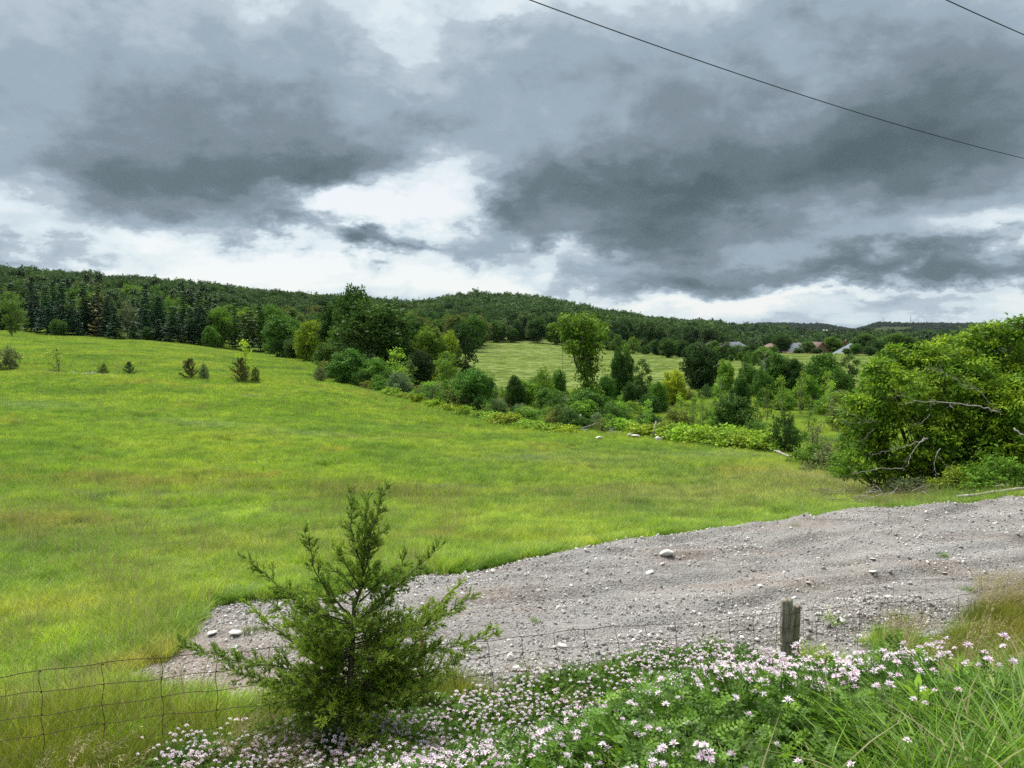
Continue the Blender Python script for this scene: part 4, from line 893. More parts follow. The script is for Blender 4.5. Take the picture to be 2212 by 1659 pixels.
# ------------------------------------------------------------------ young cedar in front of the fence
def cedar():
    rng = np.random.default_rng(401); d0 = 7.6; x = (757 - CX) / F * d0; z = gz(x, d0); o = np.array([x, d0, z])
    def q(px, py, dd=0.): return P3(px, py, d0 + dd) - o
    wood = MB(); P = []; D = []; Nn = []; Ls = []; Ws = []; A = []
    def twigs(c, dr, L, k, a):
        t = rng.uniform(0, 1, k)[:, None]; p = c + dr * L * t; dd = dr + rng.normal(0, .42, (k, 3)) + np.array([0, 0, .12]); P.append(p); D.append(dd); Nn.append(unit(k, rng)); s = rng.uniform(.5, 1.25, k) * (1.1 - .4 * t[:, 0]); Ls.append(.050 * s); Ws.append(.0125 * s); A.append(np.clip(a + rng.uniform(-.25, .25, k) + .25 * t[:, 0], 0, 1))
    def branch(p, r0, dens=1., reach=1.):
        p = np.asarray(p); seg = np.linalg.norm(np.diff(p, axis=0), axis=1); L = seg.sum(); cum = np.concatenate([[0], np.cumsum(seg)]) / L
        n_ = max(8, int(L / .04)); t = np.linspace(0, 1, n_); pp = np.stack([np.interp(t, cum, p[:, i]) for i in range(3)], 1)
        pp[1:-1] += rng.normal(0, .006, (n_ - 2, 3)); wood.tube(pp[::2] if n_ > 10 else pp, np.linspace(r0, .0022, len(pp[::2] if n_ > 10 else pp)), 5, .5)
        tg = np.gradient(pp, axis=0); tg /= np.linalg.norm(tg, axis=1)[:, None]
        step = .030; m_ = int(L / step * dens); a0 = rng.uniform(.25, .7)
        for i in range(m_):
            f = .16 + .84 * (i + rng.uniform(0, 1)) / m_; j = min(n_ - 1, int(f * (n_ - 1))); c = pp[j]; tan = tg[j]
            side = np.cross(tan, unit(1, rng)[0]); side /= np.linalg.norm(side) + 1e-9
            dr = tan * rng.uniform(.5, 1.1) + side * rng.uniform(.5, 1.) + np.array([0, 0, .22]); dr /= np.linalg.norm(dr)
            l = rng.uniform(.06, .20) * (1.12 - .75 * f) * reach * min(1.6, .6 + L * .5) + .02; e = c + dr * l
            if l > .09: wood.tube([c, e], [.0022, .0012], 3, .5, cap=False)
            k = max(6, int(l / .0050)); twigs(c, dr, l, k, a0)
            if l > .12:
                for _ in range(4):
                    c2 = c + dr * l * rng.uniform(.2, .8); d2 = dr + rng.normal(0, .5, 3); d2 /= np.linalg.norm(d2); twigs(c2, d2, l * .45, 8, a0)
        twigs(pp[int(n_ * .72)], tg[-1], L * .28, int(L * 40) + 6, a0 + .1)
    trunk = [(757, 1560, 0), (756, 1474, 0), (759, 1432, 0), (762, 1376, .02), (765, 1311, 0), (783, 1261, 0), (787, 1214, 0), (789, 1161, .03), (794, 1061, 0)]
    wood.tube([q(*a) for a in trunk[:7]], [.036, .034, .03, .026, .022, .018, .012], 7, .5)
    branch([q(*a) for a in trunk[4:]], .014, 1.25, .9)
    mains = [[(787, 1243, 0), (803, 1140, -.1), (824, 1081, -.12), (838, 1040, -.1)], [(783, 1229, 0), (760, 1155, .05), (757, 1081, .1), (763, 1050, .1)], [(756, 1326, 0), (712, 1288, -.1), (678, 1229, -.15), (668, 1179, -.15), (652, 1138, -.15)],
             [(756, 1347, 0), (668, 1317, -.2), (609, 1273, -.3), (564, 1232, -.35), (518, 1198, -.4)], [(771, 1341, 0), (815, 1311, -.1), (859, 1267, -.1), (904, 1223, -.1), (958, 1174, -.1)],
             [(762, 1391, 0), (845, 1372, .1), (918, 1358, .2), (977, 1317, .2), (1032, 1280, .2)], [(771, 1425, 0), (933, 1406, .1), (1013, 1391, .1), (1078, 1362, .1)], [(900, 1370, .15), (933, 1332, .1), (963, 1288, .1), (1000, 1253, .1)],
             [(770, 1450, 0), (880, 1470, -.1), (977, 1435, -.15), (1020, 1395, -.2)], [(741, 1406, 0), (638, 1390, .1), (573, 1345, .1), (527, 1295, .1)], [(741, 1450, 0), (620, 1445, -.2), (500, 1425, -.3), (385, 1388, -.3)],
             [(760, 1380, 0), (700, 1330, .2), (650, 1300, .3), (610, 1262, .3)], [(775, 1290, 0), (740, 1240, 0), (700, 1222, 0), (670, 1210, 0)], [(775, 1300, 0), (830, 1250, .15), (870, 1215, .2), (880, 1180, .2)], [(780, 1270, 0), (745, 1215, -.1), (722, 1170, -.1)],
             [(788, 1200, 0), (815, 1160, .05), (840, 1135, .05)], [(760, 1460, 0), (650, 1480, -.3), (560, 1470, -.4), (480, 1440, -.45)], [(770, 1470, 0), (860, 1500, -.3), (940, 1490, -.3), (985, 1450, -.3)], [(770, 1400, 0), (850, 1400, -.3), (905, 1350, -.35), (940, 1300, -.3)],
             [(755, 1420, 0), (690, 1400, -.3), (640, 1350, -.35), (600, 1330, -.4)]]
    for m_ in mains: branch([q(*a) for a in m_], .011)
    for i in range(124):                                  # the dense skirt
        py0 = rng.uniform(1340, 1550); a = rng.uniform(0, 6.283); L = rng.uniform(.5, 1.28) * (.70 + .32 * (py0 - 1340) / 210); b = q(760, py0)
        e = b + np.array([math.cos(a) * L, math.sin(a) * L * .75, L * rng.uniform(-.05, .5) * (1 if py0 < 1500 else .6)]); branch(curve_pts(b, e, 6, rng, .05, -.08), .007, .75, .95)
    for i in range(34):
        py0 = rng.uniform(1120, 1350); a = rng.uniform(0, 6.283); L = rng.uniform(.2, .5) * (.35 + .65 * (py0 - 1100) / 240); b = q(790 - 28 * (py0 > 1290), py0); e = b + np.array([math.cos(a) * L, math.sin(a) * L * .8, L * rng.uniform(.5, 1.)])
        branch(curve_pts(b, e, 5, rng, .05), .005, .8, .7)
    P_, D_, N_, L_2, W_, A_ = [np.concatenate(k) for k in (P, D, Nn, Ls, Ws, A)]
    k = P_[:, 2] > -.05 ; mb = MB(); V, Fq, a = leaves(P_[k], D_[k], N_[k], L_2[k], W_[k], A_[k], .2); mb.add(V, Fq, a)
    r = obj('young_cedar', None, loc=tuple(o), label='feathery young cedar growing in front of the wire fence', category='tree')
    obj('foliage', mb.mesh('foliage', M['cedar']), r, color=(.225, .335, .05)); obj('trunk', wood.mesh('trunk', M['bark'], True), r)
    return len(a)
nced = cedar()

# ------------------------------------------------------------------ wire fence with its posts
FD = np.array([1., .505]) / math.hypot(1, .505); F0 = np.array([-4.46, 6.7])
def fpt(t, off=0.):
    """point on the fence line, t metres from the left picture edge"""
    p = F0 + FD * t; n_ = np.array([-FD[1], FD[0]]); return p + n_ * off
def post_t(px):
    u = (px - CX) / F * math.cos(PITCH); return (u * F0[1] - F0[0]) / (FD[0] - u * FD[1])
def fence():
    rng = np.random.default_rng(501); root = obj('wire_fence', None, loc=(*fpt(0), -4.2), label='rusty square-mesh wire farm fence sagging along the field edge', category='fence'); O = np.array(root.location)
    t1, t2 = post_t(903), post_t(1715)
    top = lambda t: np.interp(t, [-6, 0, 2.3, t1, t1 + 1.5, t2, t2 + 3, t2 + 8], [-2.75, ray(0, 1458)[1] * 6.7, ray(370, 1435)[1] * fpt(post_t(370))[1], ray(903, 1392)[1] * fpt(t1)[1], ray(1106, 1384)[1] * fpt(post_t(1106))[1], ray(1700, 1322)[1] * fpt(t2)[1], ray(2000, 1300)[1] * fpt(post_t(2000))[1], ray(2212, 1278)[1] * fpt(post_t(2212))[1]])
    drops = [0, .20, .41, .61, .80, .97]
    def off(t, k): return .04 * math.sin(t * 1.3) + .05 * k * math.sin(t * .7 + 1) * .4
    ts = np.arange(-5, t2 + 7.5, .07)
    for k, dz in enumerate(drops):
        p = np.array([[*fpt(t, off(t, k)), top(t) - dz + .008 * math.sin(t * 9 + k) + .012 * math.sin(t * 2.3 + k * 2)] for t in ts]) + rng.normal(0, .0018, (len(ts), 3)) - O
        mb = MB(); mb.tube(p, .0034 if k else .004, 4); obj('line_wire', mb.mesh('line_wire', M['rust'], True), root)
    t = -4.8; i = 0
    while t < t2 + 7.3:
        lean = .16 * sstep(t1, t1 + 1.5, t) * (1 - sstep(t2 - .4, t2, t)) + rng.normal(0, .025)
        pts = []
        for dz in np.linspace(0, .97, 11):
            tt = t + lean * min(dz, .45) * .9 + .012 * math.sin(dz * 16 + i); pts.append([*fpt(tt, off(tt, dz * 5)), top(tt) - dz])
        mb = MB(); mb.tube(np.array(pts) - O, .0033, 4)
        for dz in drops:
            tt = t + lean * min(dz, .45) * .9; c = np.array([*fpt(tt, off(tt, dz * 5)), top(tt) - dz]) - O; mb.tube([c - [.009, .004, 0], c + [.009, .004, 0]], .0058, 5)
        obj('stay_wire', mb.mesh('stay_wire', M['rust'], True), root); t += .50 if t < t1 else .46; i += 1
    # steel T post
    x, y = fpt(t1, -.05); zb = gz(x, y); zt = ray(903, 1370)[1] * y; h = zt - zb; mb = MB(); mb.box((0, 0, h / 2 - .15), (.038, .006, h + .3)); mb.box((0, .014, h / 2 - .15), (.006, .028, h + .3))
    for k in range(int(h / .055)): mb.box((0, -.006, .05 + k * .055), (.014, .008, .018))
    p = obj('steel_post', mb.mesh('steel_post', M['rust_post']), root, label='rust red steel T post'); p.location = np.array([x, y, zb]) - O; p.rotation_euler = (0, 0, .25)
    # paired cedar posts, split and weathered
    def post(px, ptop, rad, seed, dd, lab, lean):
        tt = post_t(px); x, y = fpt(tt, dd); zb = gz(x, y) - .3; zt = ray(px, ptop)[1] * y; h = zt - zb; r = np.random.default_rng(seed); k = 28; nz = 26; an = np.arange(k) / k * 2 * math.pi
        prof = 1 + .10 * np.sin(an * 2 + seed) + r.normal(0, .035, k); crack = np.zeros(k); 
        for c in r.choice(k, 7, replace=False): crack[c] = r.uniform(.16, .42)
        V = []
        for i in range(nz):
            f = i / (nz - 1); wob = 1 + .05 * math.sin(f * 7 + seed) - .06 * f; cr_ = crack * np.clip(f * 1.6, .35, 1) * (1 + .2 * math.sin(f * 9)); rr = rad * wob * prof * (1 - cr_) * (1 + r.normal(0, .010, k))
            zz = h * f + (r.uniform(-.055, .01, k) if i == nz - 1 else 0); V.append(np.stack([np.cos(an) * rr + lean * f * h, np.sin(an) * rr, np.full(k, 0) + zz], 1))
        V = np.concatenate(V); V = np.vstack([V, [[lean * h, 0, h - .03]]]); i = np.arange(nz - 1)[:, None] * k; j = np.arange(k)[None]; Fq = np.stack([i + j, i + (j + 1) % k, i + k + (j + 1) % k, i + k + j], -1).reshape(-1, 4); e = (nz - 1) * k
        T = np.array([[e + q_, e + (q_ + 1) % k, len(V) - 1] for q_ in range(k)]); me = mesh('wooden_post', V, [Fq, T], M['post'])
        p = obj('wooden_post', me, root, label=lab); p.location = np.array([x, y, zb]) - O
        for dz in drops[:4]:
            s = MB(); a2 = np.linspace(0, 6.283, 15); s.tube(np.stack([np.cos(a2) * rad * 1.05, np.sin(a2) * rad * 1.05, a2 * .003], 1), .0032, 4, cap=False); w = obj('tie_wire', s.mesh('tie_wire', M['rust'], True), p); w.location = (lean * h * .8, 0, top(tt) - dz - zb)
    post(1706, 1291, .082, 3, -.06, 'taller grey weathered cedar post', .0); post(1729, 1304, .062, 8, -.02, 'shorter split cedar post leaning on the other', .015)
    # second, older stretch of mesh behind the first on the right, partly fallen
    r2 = obj('wire_fence', None, loc=(*fpt(t2 + 1, .5), -4.2), label='older tangled wire mesh behind the fence right of the wooden posts', category='fence'); O2 = np.array(r2.location)
    A = P3(1850, 1262, 13.2); B = P3(2330, 1228, 18.); Cc = P3(1735, 1325, 11.6)
    def surf(f, dz): 
        p = Cc * (1 - f / .25) + A * (f / .25) if f < .25 else A + (B - A) * ((f - .25) / .75); return p + np.array([.25 * dz * math.sin(f * 9), -.45 * dz - .1 * math.sin(f * 14) * dz, -dz + .03 * math.sin(f * 22 + dz * 4)])
    for dz in (0, .17, .34, .52, .72): 
        mb = MB(); mb.tube(np.array([surf(f, dz) for f in np.linspace(0, 1, 70)]) + rng.normal(0, .004, (70, 3)) - O2, .0028, 4); obj('line_wire', mb.mesh('line_wire', M['rust'], True), r2)
    for f in np.linspace(0, 1, 24):
        f2 = f + rng.normal(0, .012); mb = MB(); mb.tube(np.array([surf(f + (f2 - f) * g * 3, g) for g in np.linspace(0, .85, 8)]) - O2, .0026, 4); obj('stay_wire', mb.mesh('stay_wire', M['rust'], True), r2)
fence()

# ------------------------------------------------------------------ bank by the road: vetch, grasses
def vetch():
    rng = np.random.default_rng(601)
    def patch(n_st, leaflet, r):
        mb = MB(); P = []; D = []; Nn = []; A = []
        for i in range(n_st):                            # pinnate leaves
            b = np.array([*rng.uniform(-r, r, 2), rng.uniform(.0, .10) + .12 * rng.random()]); an = rng.uniform(0, 6.28); el = rng.uniform(-.1, .9); dr = np.array([math.cos(an) * math.cos(el), math.sin(an) * math.cos(el), math.sin(el)]); L = rng.uniform(.06, .11); k = 7; t = np.linspace(.15, 1, k)[:, None]; a = rng.uniform(0, 1)
            side = np.cross(dr, [0, 0, 1.]); side /= np.linalg.norm(side) + 1e-6; up = np.cross(side, dr); p = b + dr * L * t - np.array([0, 0, 1.]) * (t ** 2) * L * .35
            for s in (-1, 1): P.append(p); D.append(side * s + dr * .35 + rng.normal(0, .12, (k, 3))); Nn.append(up + rng.normal(0, .25, (k, 3))); A.append(np.clip(a + rng.uniform(-.15, .15, k), 0, 1))
        P = np.concatenate(P); V, Fq, a = leaves(P, np.concatenate(D), np.concatenate(Nn), leaflet, leaflet * .55, np.concatenate(A), .1); mb.add(V, Fq, a)
        return mb.mesh('vetch_leaves', M['vetch'])
    pats = [patch(300, .019, .24) for _ in range(4)]
    # area on the bank; upper boundary read along the view
    def top_row(px): return np.interp(px, [200, 330, 460, 600, 700, 760, 960, 1100, 1250, 1330, 1500, 1700, 1950, 2010, 2080, 2212], [1650, 1610, 1575, 1570, 1555, 1525, 1490, 1482, 1452, 1425, 1398, 1428, 1452, 1480, 1480, 1490])
    x, y = rng.uniform(-3.2, 6.5, 9000), rng.uniform(1.2, 10.8, 9000); s = fence_s(x, y); px = x / y * F + CX
    vh = .16 + .38 * np.clip(fbm(x * .8, y * .8, 3, 61) + .5, 0, 1) + .20 * np.exp(-((px - 1530) / 190) ** 2)
    vh = vh * sstep(-7.2, -5.6, s) * (1 - .4 * sstep(900, 500, px))
    g = ground(x, y); z = g + vh
    row = CY + F * np.tan(np.arctan(-z / y) - PITCH)
    ok = (s > -7.4) & (s < -.15) & (row > top_row(px) + 22) & (row < 1950) & (px > 150) & (px < 2500)
    gr = ((px > 1660) & (row > 1560 + (2000 - px) * .33)) | (px > 1990)      # the corner belongs to the tall grass
    ok &= ~gr | (rng.random(len(x)) < .10)
    x, y, z, g, vh = [a[ok] for a in (x, y, z, g, vh)]
    root = obj('crown_vetch', None, loc=(1, 6, -3), label='spreading crown vetch full of pink-white flowers on the roadside bank', category='plant')
    O = np.array(root.location)
    n1 = len(x); Pt = np.concatenate([np.stack([x, y, z - .12], 1), np.stack([x, y, g + vh * .4 - .08], 1)]); rot = np.stack([rng.normal(0, .3, 2 * n1), rng.normal(0, .3, 2 * n1), rng.uniform(0, 6.28, 2 * n1)], 1)
    o = scatter('foliage', pats, Pt - O, rot, rng.uniform(.8, 1.25, 2 * n1), 'dense small pinnate leaves of the vetch', parent=root)
    # flower heads
    def head(seed):
        r = np.random.default_rng(seed); mb = MB(); k = 15; an = np.arange(k) * 2.4; el = np.linspace(.05, 1.35, k); dr = np.stack([np.cos(an) * np.cos(el), np.sin(an) * np.cos(el), np.sin(el)], 1) + r.normal(0, .08, (k, 3))
        up = np.array([0, 0, 1.]) - dr * .3
        V, Fq, a = leaves(dr * .004, dr, up, .0175, .0085, r.uniform(0, 1, k), .5); mb.add(V, Fq, a); mb.tube([[0, 0, -.07], [0, 0, .002]], .0012, 3, 0., False)
        me = mb.mesh('flower_head', M['petal']); return me
    m, n, ou = mat('petal'); v = n.n('ShaderNodeAttribute', attribute_name='var').outputs['Fac']; r_ = n.n('ShaderNodeObjectInfo').outputs['Random']
    c = n.mix(n.mr(v, .3, .9), (.92, .88, .91), n.ramp(r_, [(0., (.86, .72, .82)), (.5, (.80, .56, .72)), (1., (.72, .42, .64))])); c = n.mix(n.m('LESS_THAN', v, .001), c, (.10, .2, .04)); bsdf(n, ou, c, .6, .2, trans=.3); M['petal'] = m
    heads = [head(s) for s in range(5)]
    nf = 9300; i = rng.integers(0, n1, nf * 2); fx = x[i] + rng.normal(0, .13, len(i)); fy = y[i] + rng.normal(0, .13, len(i)); dens = fbm(fx * 1.6, fy * 1.6, 3, 63) > rng.uniform(-.42, .16, len(i)) - .32 * np.exp(-((fence_s(fx, fy) + 2.4) / 1.5) ** 2); i, fx, fy = i[dens][:nf], fx[dens][:nf], fy[dens][:nf]
    fz = ground(fx, fy) + vh[i] + rng.uniform(.20, .33, len(i)); dist = np.hypot(fx, fy); order = np.argsort(dist); vis = (np.abs(fx / fy * F) < 1180) & (CY + F * np.tan(np.arctan(-fz / fy) - PITCH) < 1680)
    order = [j for j in order if vis[j]]; first = order[:298]; rest = order[298:]
    for j in first: 
        h = obj('flower_head', heads[int(rng.integers(5))], root, loc=np.array([fx[j], fy[j], fz[j]]) - O, rot=tuple(rng.normal(0, .35, 3)), scale=(rng.uniform(.62, 1.0),) * 3)
    rest = np.array(rest); scatter('flower_heads', heads, np.stack([fx[rest], fy[rest], fz[rest]], 1) - O, rng.normal(0, .35, (len(rest), 3)), rng.uniform(.85, 1.3, len(rest)), 'the smaller pink-white flower heads further up the bank', parent=root)
vetch()
def bank_grass():
    rng = np.random.default_rng(701)
    tall = [grass_patch('tall_tuft', M['grass_tall'], .34, 130, .52, .0082, .95, rng, 5, .28, .1) for _ in range(5)]
    low = [grass_patch('bank_tuft', M['grass_tall'], .5, 260, .30, .007, .7, rng, 4, .3) for _ in range(4)]
    dry = [grass_patch('dry_tuft', M['grass_dry'], .5, 260, .42, .0055, .55, rng, 4, .25) for _ in range(4)]
    def pts(n_, xa, xb, ya, yb): return rng.uniform(xa, xb, n_), rng.uniform(ya, yb, n_)
    def rowof(x, y, z): return CY + F * np.tan(np.arctan(-z / y) - PITCH)
    def put(name, protos, x, y, s, label, sink=0.): scatter(name, protos, np.stack([x, y, ground(x, y) - sink], 1), tilt(x, y, rng.uniform(0, 6.28, len(x)), .6), s, label)
    # tall lush corner
    x, y = pts(5200, .5, 9, 1.2, 12.5); px = x / y * F + CX; s = fence_s(x, y); row = rowof(x, y, ground(x, y) + .45)
    k = (s > -7.6) & (s < -.2) & (px > 1660 - rng.random(len(x)) * 90) & (px < 2420) & ((row > 1500 + (2000 - px) * .33) | ((px > 1990) & (row > 1455))) & (row < 2000); put('tall_grass', tall, x[k], y[k], rng.uniform(.55, 1.05, k.sum()), 'long bright green grass in the near right corner')
    # thin grasses through the vetch
    x, y = pts(2600, -4.2, 6, 1.4, 9.5); px = x / y * F + CX; s = fence_s(x, y); k = (s > -7.6) & (s < -1.2) & (px > -60) & (px < 1800) & (fbm(x * .9, y * .9, 3, 71) > -.02 - .25 * (px < 420)); put('bank_grass', low, x[k], y[k], rng.uniform(.7, 1.3, k.sum()), 'green grass growing through the vetch', .02)
    # dry belt along the fence foot
    x, y = pts(11000, -8, 12.5, 3, 16); s = fence_s(x, y); px = x / y * F + CX; k = (s > -2.0 - 1.2 * (px < 500)) & (s < .75 - .55 * (px > 1050) + 1.1 * (px < 330) - .9 * (px > 1640) + .8 * (px > 2120)) & (px > -150) & (px < 2450) & ((rng.random(len(x)) < .75) | (px < 520)); k &= ~((px > 1060) & (px < 2060) & (rng.random(len(x)) < .45)); put('dry_grass', dry, x[k], y[k], rng.uniform(.6, 1.15, k.sum()), 'olive and straw coloured grass along the fence foot')
    # straw seed heads: arching stalks with drooping panicles
    def brome(seed, h=.75, col=None):
        r = np.random.default_rng(seed); mb = MB(); P = []; D = []
        for i in range(7):
            an = r.uniform(-.9, .9); b = np.array([*r.normal(0, .08, 2), 0]); hh = h * r.uniform(.7, 1.1); t = np.linspace(0, 1, 9); bend = r.uniform(.25, .6) * hh
            q = b + np.stack([np.cos(an) * bend * t ** 2.4, np.sin(an) * bend * t ** 2.4, hh * (t - .22 * t ** 3)], 1); mb.tube(q, np.linspace(.0022, .0012, 9), 3, .4, False)
            for j in range(26):
                c = q[5] + (q[8] - q[5]) * r.uniform(0, 1.0) + r.normal(0, .016, 3); P.append(c); D.append(np.array([math.cos(an), math.sin(an), -.35]) + r.normal(0, .45, 3))
        P, D = np.array(P), np.array(D); V, Fq, a = leaves(P, D, unit(len(P), r), r.uniform(.025, .055, len(P)), .0062, r.uniform(.3, 1, len(P)), .1); mb.add(V, Fq, a); return mb.mesh('seed_heads', M['straw'])
    m, n, ou = mat('straw'); v = n.n('ShaderNodeAttribute', attribute_name='var').outputs['Fac']; bsdf(n, ou, n.ramp(v, [(0., (.20, .19, .07)), (1., (.52, .44, .24))]), .7, .2, trans=.3); M['straw'] = m
    br = [brome(s) for s in range(5)]
    Q = []
    for pxa, pxb, ra, rb, da, db_, k_ in [(560, 860, 1, 1, 6.2, 7.0, 16), (440, 620, 1, 1, 6.6, 7.6, 26), (1900, 2212, 1, 1, 7.5, 12.5, 60), (2130, 2300, 1, 1, 12.8, 14.4, 60), (0, 420, 1, 1, 5.6, 7.2, 12), (1050, 1500, 1, 1, 8.0, 9.4, 26)]:
        d = rng.uniform(da, db_, k_); u = (rng.uniform(pxa, pxb, k_) - CX) / F; Q.append(np.stack([u * d, d], 1))
    Q = np.concatenate(Q); z = ground(Q[:, 0], Q[:, 1]); scatter('brome_grass', br, np.stack([Q[:, 0], Q[:, 1], z], 1), np.stack([np.zeros(len(Q)), np.zeros(len(Q)), rng.uniform(-.7, .9, len(Q))], 1), rng.uniform(.7, 1.15, len(Q)), 'straw coloured brome seed heads nodding over the bank')
    # sheaf of dry stalks standing up right of the posts and the tall pale stems
    for px, d, hh, lean, lab in [(1905, 6.2, 1.15, .42, 'tall pale dry grass stalks leaning right beside the green clump'), (2090, 5.6, .95, .30, 'single tall straw stems in the near right corner')]:
        mb = MB(); x, y, z = at(px, d); r = np.random.default_rng(int(px)); P = []; D = []
        for i in range(9 if px < 2000 else 5):
            t = np.linspace(0, 1, 10); a = lean * r.uniform(.8, 1.2); b = r.normal(0, .04, 2); h2 = hh * r.uniform(.75, 1.); q = np.stack([b[0] + a * h2 * t ** 1.3, b[1] + .1 * t, h2 * t], 1); mb.tube(q, np.linspace(.003, .0015, 10), 3, .9, False)
            for j in range(40): P.append(q[6] + (q[9] - q[6]) * r.random() + r.normal(0, .006, 3)); D.append([lean, 0, 1.] + r.normal(0, .25, 3))
        V, Fq, a = leaves(np.array(P), np.array(D), unit(len(P), r), .03, .006, r.uniform(.6, 1, len(P))); mb.add(V, Fq, a)
        o = obj('dry_stalks', mb.mesh('dry_stalks', M['straw']), loc=(x, y, z), label=lab, category='grass')
    # broad-leaved weeds in the near corner
    for px, d, s_, lab in [(2010, 3.1, 1.25, 'broad-leaved yellow-green weed at the bottom right of the bank'), (1870, 3.0, 1., 'low broad-leaved weed among the last vetch flowers'), (870, 3.2, .8, 'bright young leafy weed at the bottom edge amid vetch'), (2105, 4.4, 1.2, 'leafy weed half hidden in the tall corner grass')]:
        x, y, z = at(px, d); r = np.random.default_rng(int(px)); mb = MB(); P = []; D = []
        for i in range(26): f = i / 26; P.append([0, 0, .12 + .30 * f]); an = i * 2.4; D.append([math.cos(an), math.sin(an), .25 + .5 * f + r.normal(0, .15)])
        V, Fq, a = leaves(np.array(P), np.array(D), np.array([[0, 0, 1.]] * 26) + r.normal(0, .2, (26, 3)), np.linspace(.16, .07, 26), np.linspace(.055, .025, 26), r.uniform(.3, 1, 26), .25); mb.add(V, Fq, a)
        root = obj('leafy_weed', None, loc=(x, y, z), scale=(s_,) * 3, label=lab, category='weed'); obj('leaves', mb.mesh('leaves', M['leaf']), root, color=(.20, .34, .03)); sb = MB(); sb.tube([[0, 0, -.02], [0, 0, .43]], [.005, .003], 5); obj('stem', sb.mesh('stem', M['leaf']), root, color=(.12, .2, .04))
bank_grass()

# ------------------------------------------------------------------ stones and rails
def rock(seed, sub=2, flat=.6, name='stone', m_='stone'):
    import bmesh
    bm = bmesh.new(); bmesh.ops.create_icosphere(bm, subdivisions=sub, radius=.5); r = np.random.default_rng(seed); cuts = unit(13, r); cd = r.uniform(.24, .44, 13)
    for v in bm.verts:
        p = np.array(v.co)
        for c, d in zip(cuts, cd):
            k = p @ c - d
            if k > 0: p = p - c * k * .92
        p = p * (1 + r.normal(0, .02)) * np.array([1, .8, flat]); v.co = p
    me = bpy.data.meshes.new(name); bm.to_mesh(me); bm.free(); me.materials.append(M[m_]); return me
def stones():
    rng = np.random.default_rng(801); small = [rock(s, 1, .6, 'pebble', 'pebble') for s in range(6)]
    def pts(n_, d0, d1):
        x, y = sample_wedge(-.62, .72, d0, d1, n_, rng); k = gravel_in(x, y) > rng.choice([.02, -.12, -.3], len(x), p=[.8, .14, .06]); return x[k], y[k]
    for n_, d0, d1, sz in [(60000, 8.5, 14, .030), (70000, 13, 26, .042)]:
        x, y = pts(n_, d0, d1); cl_ = fbm(x * .8, y * 1.6, 3, 81); k = rng.random(len(x)) < .55 + cl_ * 1.6; x, y = x[k], y[k]
        s = sz * np.exp(rng.normal(-.25, .55, len(x))); s = np.minimum(s, .16); x2 = np.stack([x, y, np.maximum(gravel_z(x, y), ground(x, y)) + s * .12], 1); scatter('gravel', small, x2, rng.uniform(-.5, 3.1, (len(x), 3)), s, 'loose grey and pale crushed stone on the pad')
    P = GP[4:19]; ts = rng.uniform(0, len(P) - 1.001, 9000); i = ts.astype(int); f = (ts - i)[:, None]; p = P[i] * (1 - f) + P[i + 1] * f + np.stack([np.zeros(9000), -rng.exponential(.7, 9000) + .25], 1)
    k = gravel_in(p[:, 0], p[:, 1]) > -.05; p = p[k]; s = np.minimum(.055 * np.exp(rng.normal(-.2, .45, len(p))), .16); scatter('gravel', small, np.stack([p[:, 0], p[:, 1], np.maximum(gravel_z(p[:, 0], p[:, 1]), ground(p[:, 0], p[:, 1])) + s * .15], 1), rng.uniform(-.4, 3.1, (len(p), 3)), s, 'paler coarse stones along the far shoulder of the pad')
    s_ = rng; n_ = 3200; t = rng.uniform(.5, 14, n_); of = rng.uniform(.15, 1.7, n_) ** 1.1; p = np.array([fpt(a, b) for a, b in zip(t, of)]); k = gravel_in(p[:, 0], p[:, 1]) > -.15; p = p[k]; s = .06 * np.exp(rng.normal(-.2, .5, len(p))); s = np.minimum(s, .2)
    scatter('gravel', small, np.stack([p[:, 0], p[:, 1], np.maximum(gravel_z(p[:, 0], p[:, 1]), ground(p[:, 0], p[:, 1])) + s * .15], 1), rng.uniform(-.4, 3.1, (len(p), 3)), s, 'coarser pale rubble at the foot of the gravel')
    big = [rock(20 + s, 3, f, 'stone') for s, f in enumerate((.35, .6, .75, .5))]
    S = [(350, 1413, 45, 0, 'flat white stone at the grassy left tip of the gravel'), (508, 1371, 34, 0, 'flat white stone beside a grass tuft on the gravel'), (458, 1373, 26, 0, 'thin pale stone left of the flat white one near the tuft'), (1440, 1202, 34, 3, 'bright white boulder sitting alone in the middle of the gravel'),
         (1403, 1240, 24, 0, 'flat pale slab stone below the white boulder'), (1117, 1451, 24, 2, 'round white stone by the fence left of the vetch mound'), (1162, 1455, 30, 1, 'rough pinkish stone just behind the fence mesh'), (1172, 1458, 22, 2, 'tan block stone against the fence wires'),
         (1198, 1404, 18, 1, 'grey-green stone near the middle fence stays'), (1300, 1472, 18, 2, 'small white block at the grass edge near the vetch'), (1635, 1385, 16, 1, 'rounded cream stone left of the wooden posts'), (1688, 1374, 18, 2, 'pale stone touching the taller wooden post'), (1770, 1330, 18, 1, 'white stone right behind the shorter post'),
         (1850, 1418, 20, 2, 'upright grey-white stone behind the tangled wire'), (1885, 1238, 22, 0, 'flat cream stone beyond the tangled mesh'), (1885, 1210, 15, 0, 'flat stone high on the right of the gravel'), (1745, 1262, 14, 0, 'pale oval stone above the posts'), (1607, 1201, 12, 0, 'small white stone near the far gravel edge'),
         (842, 1252, 14, 2, 'dark lump of stone at the grass edge behind the cedar'), (650, 1273, 24, 1, 'pale stone seen through the cedar at the gravel edge'), (510, 1258, 12, 2, 'grey stone left of the cedar at the gravel edge'), (1965, 1262, 16, 1, 'angular stone near the right fence stays'), (2040, 1240, 14, 0, 'small flat stone far right on the gravel')]
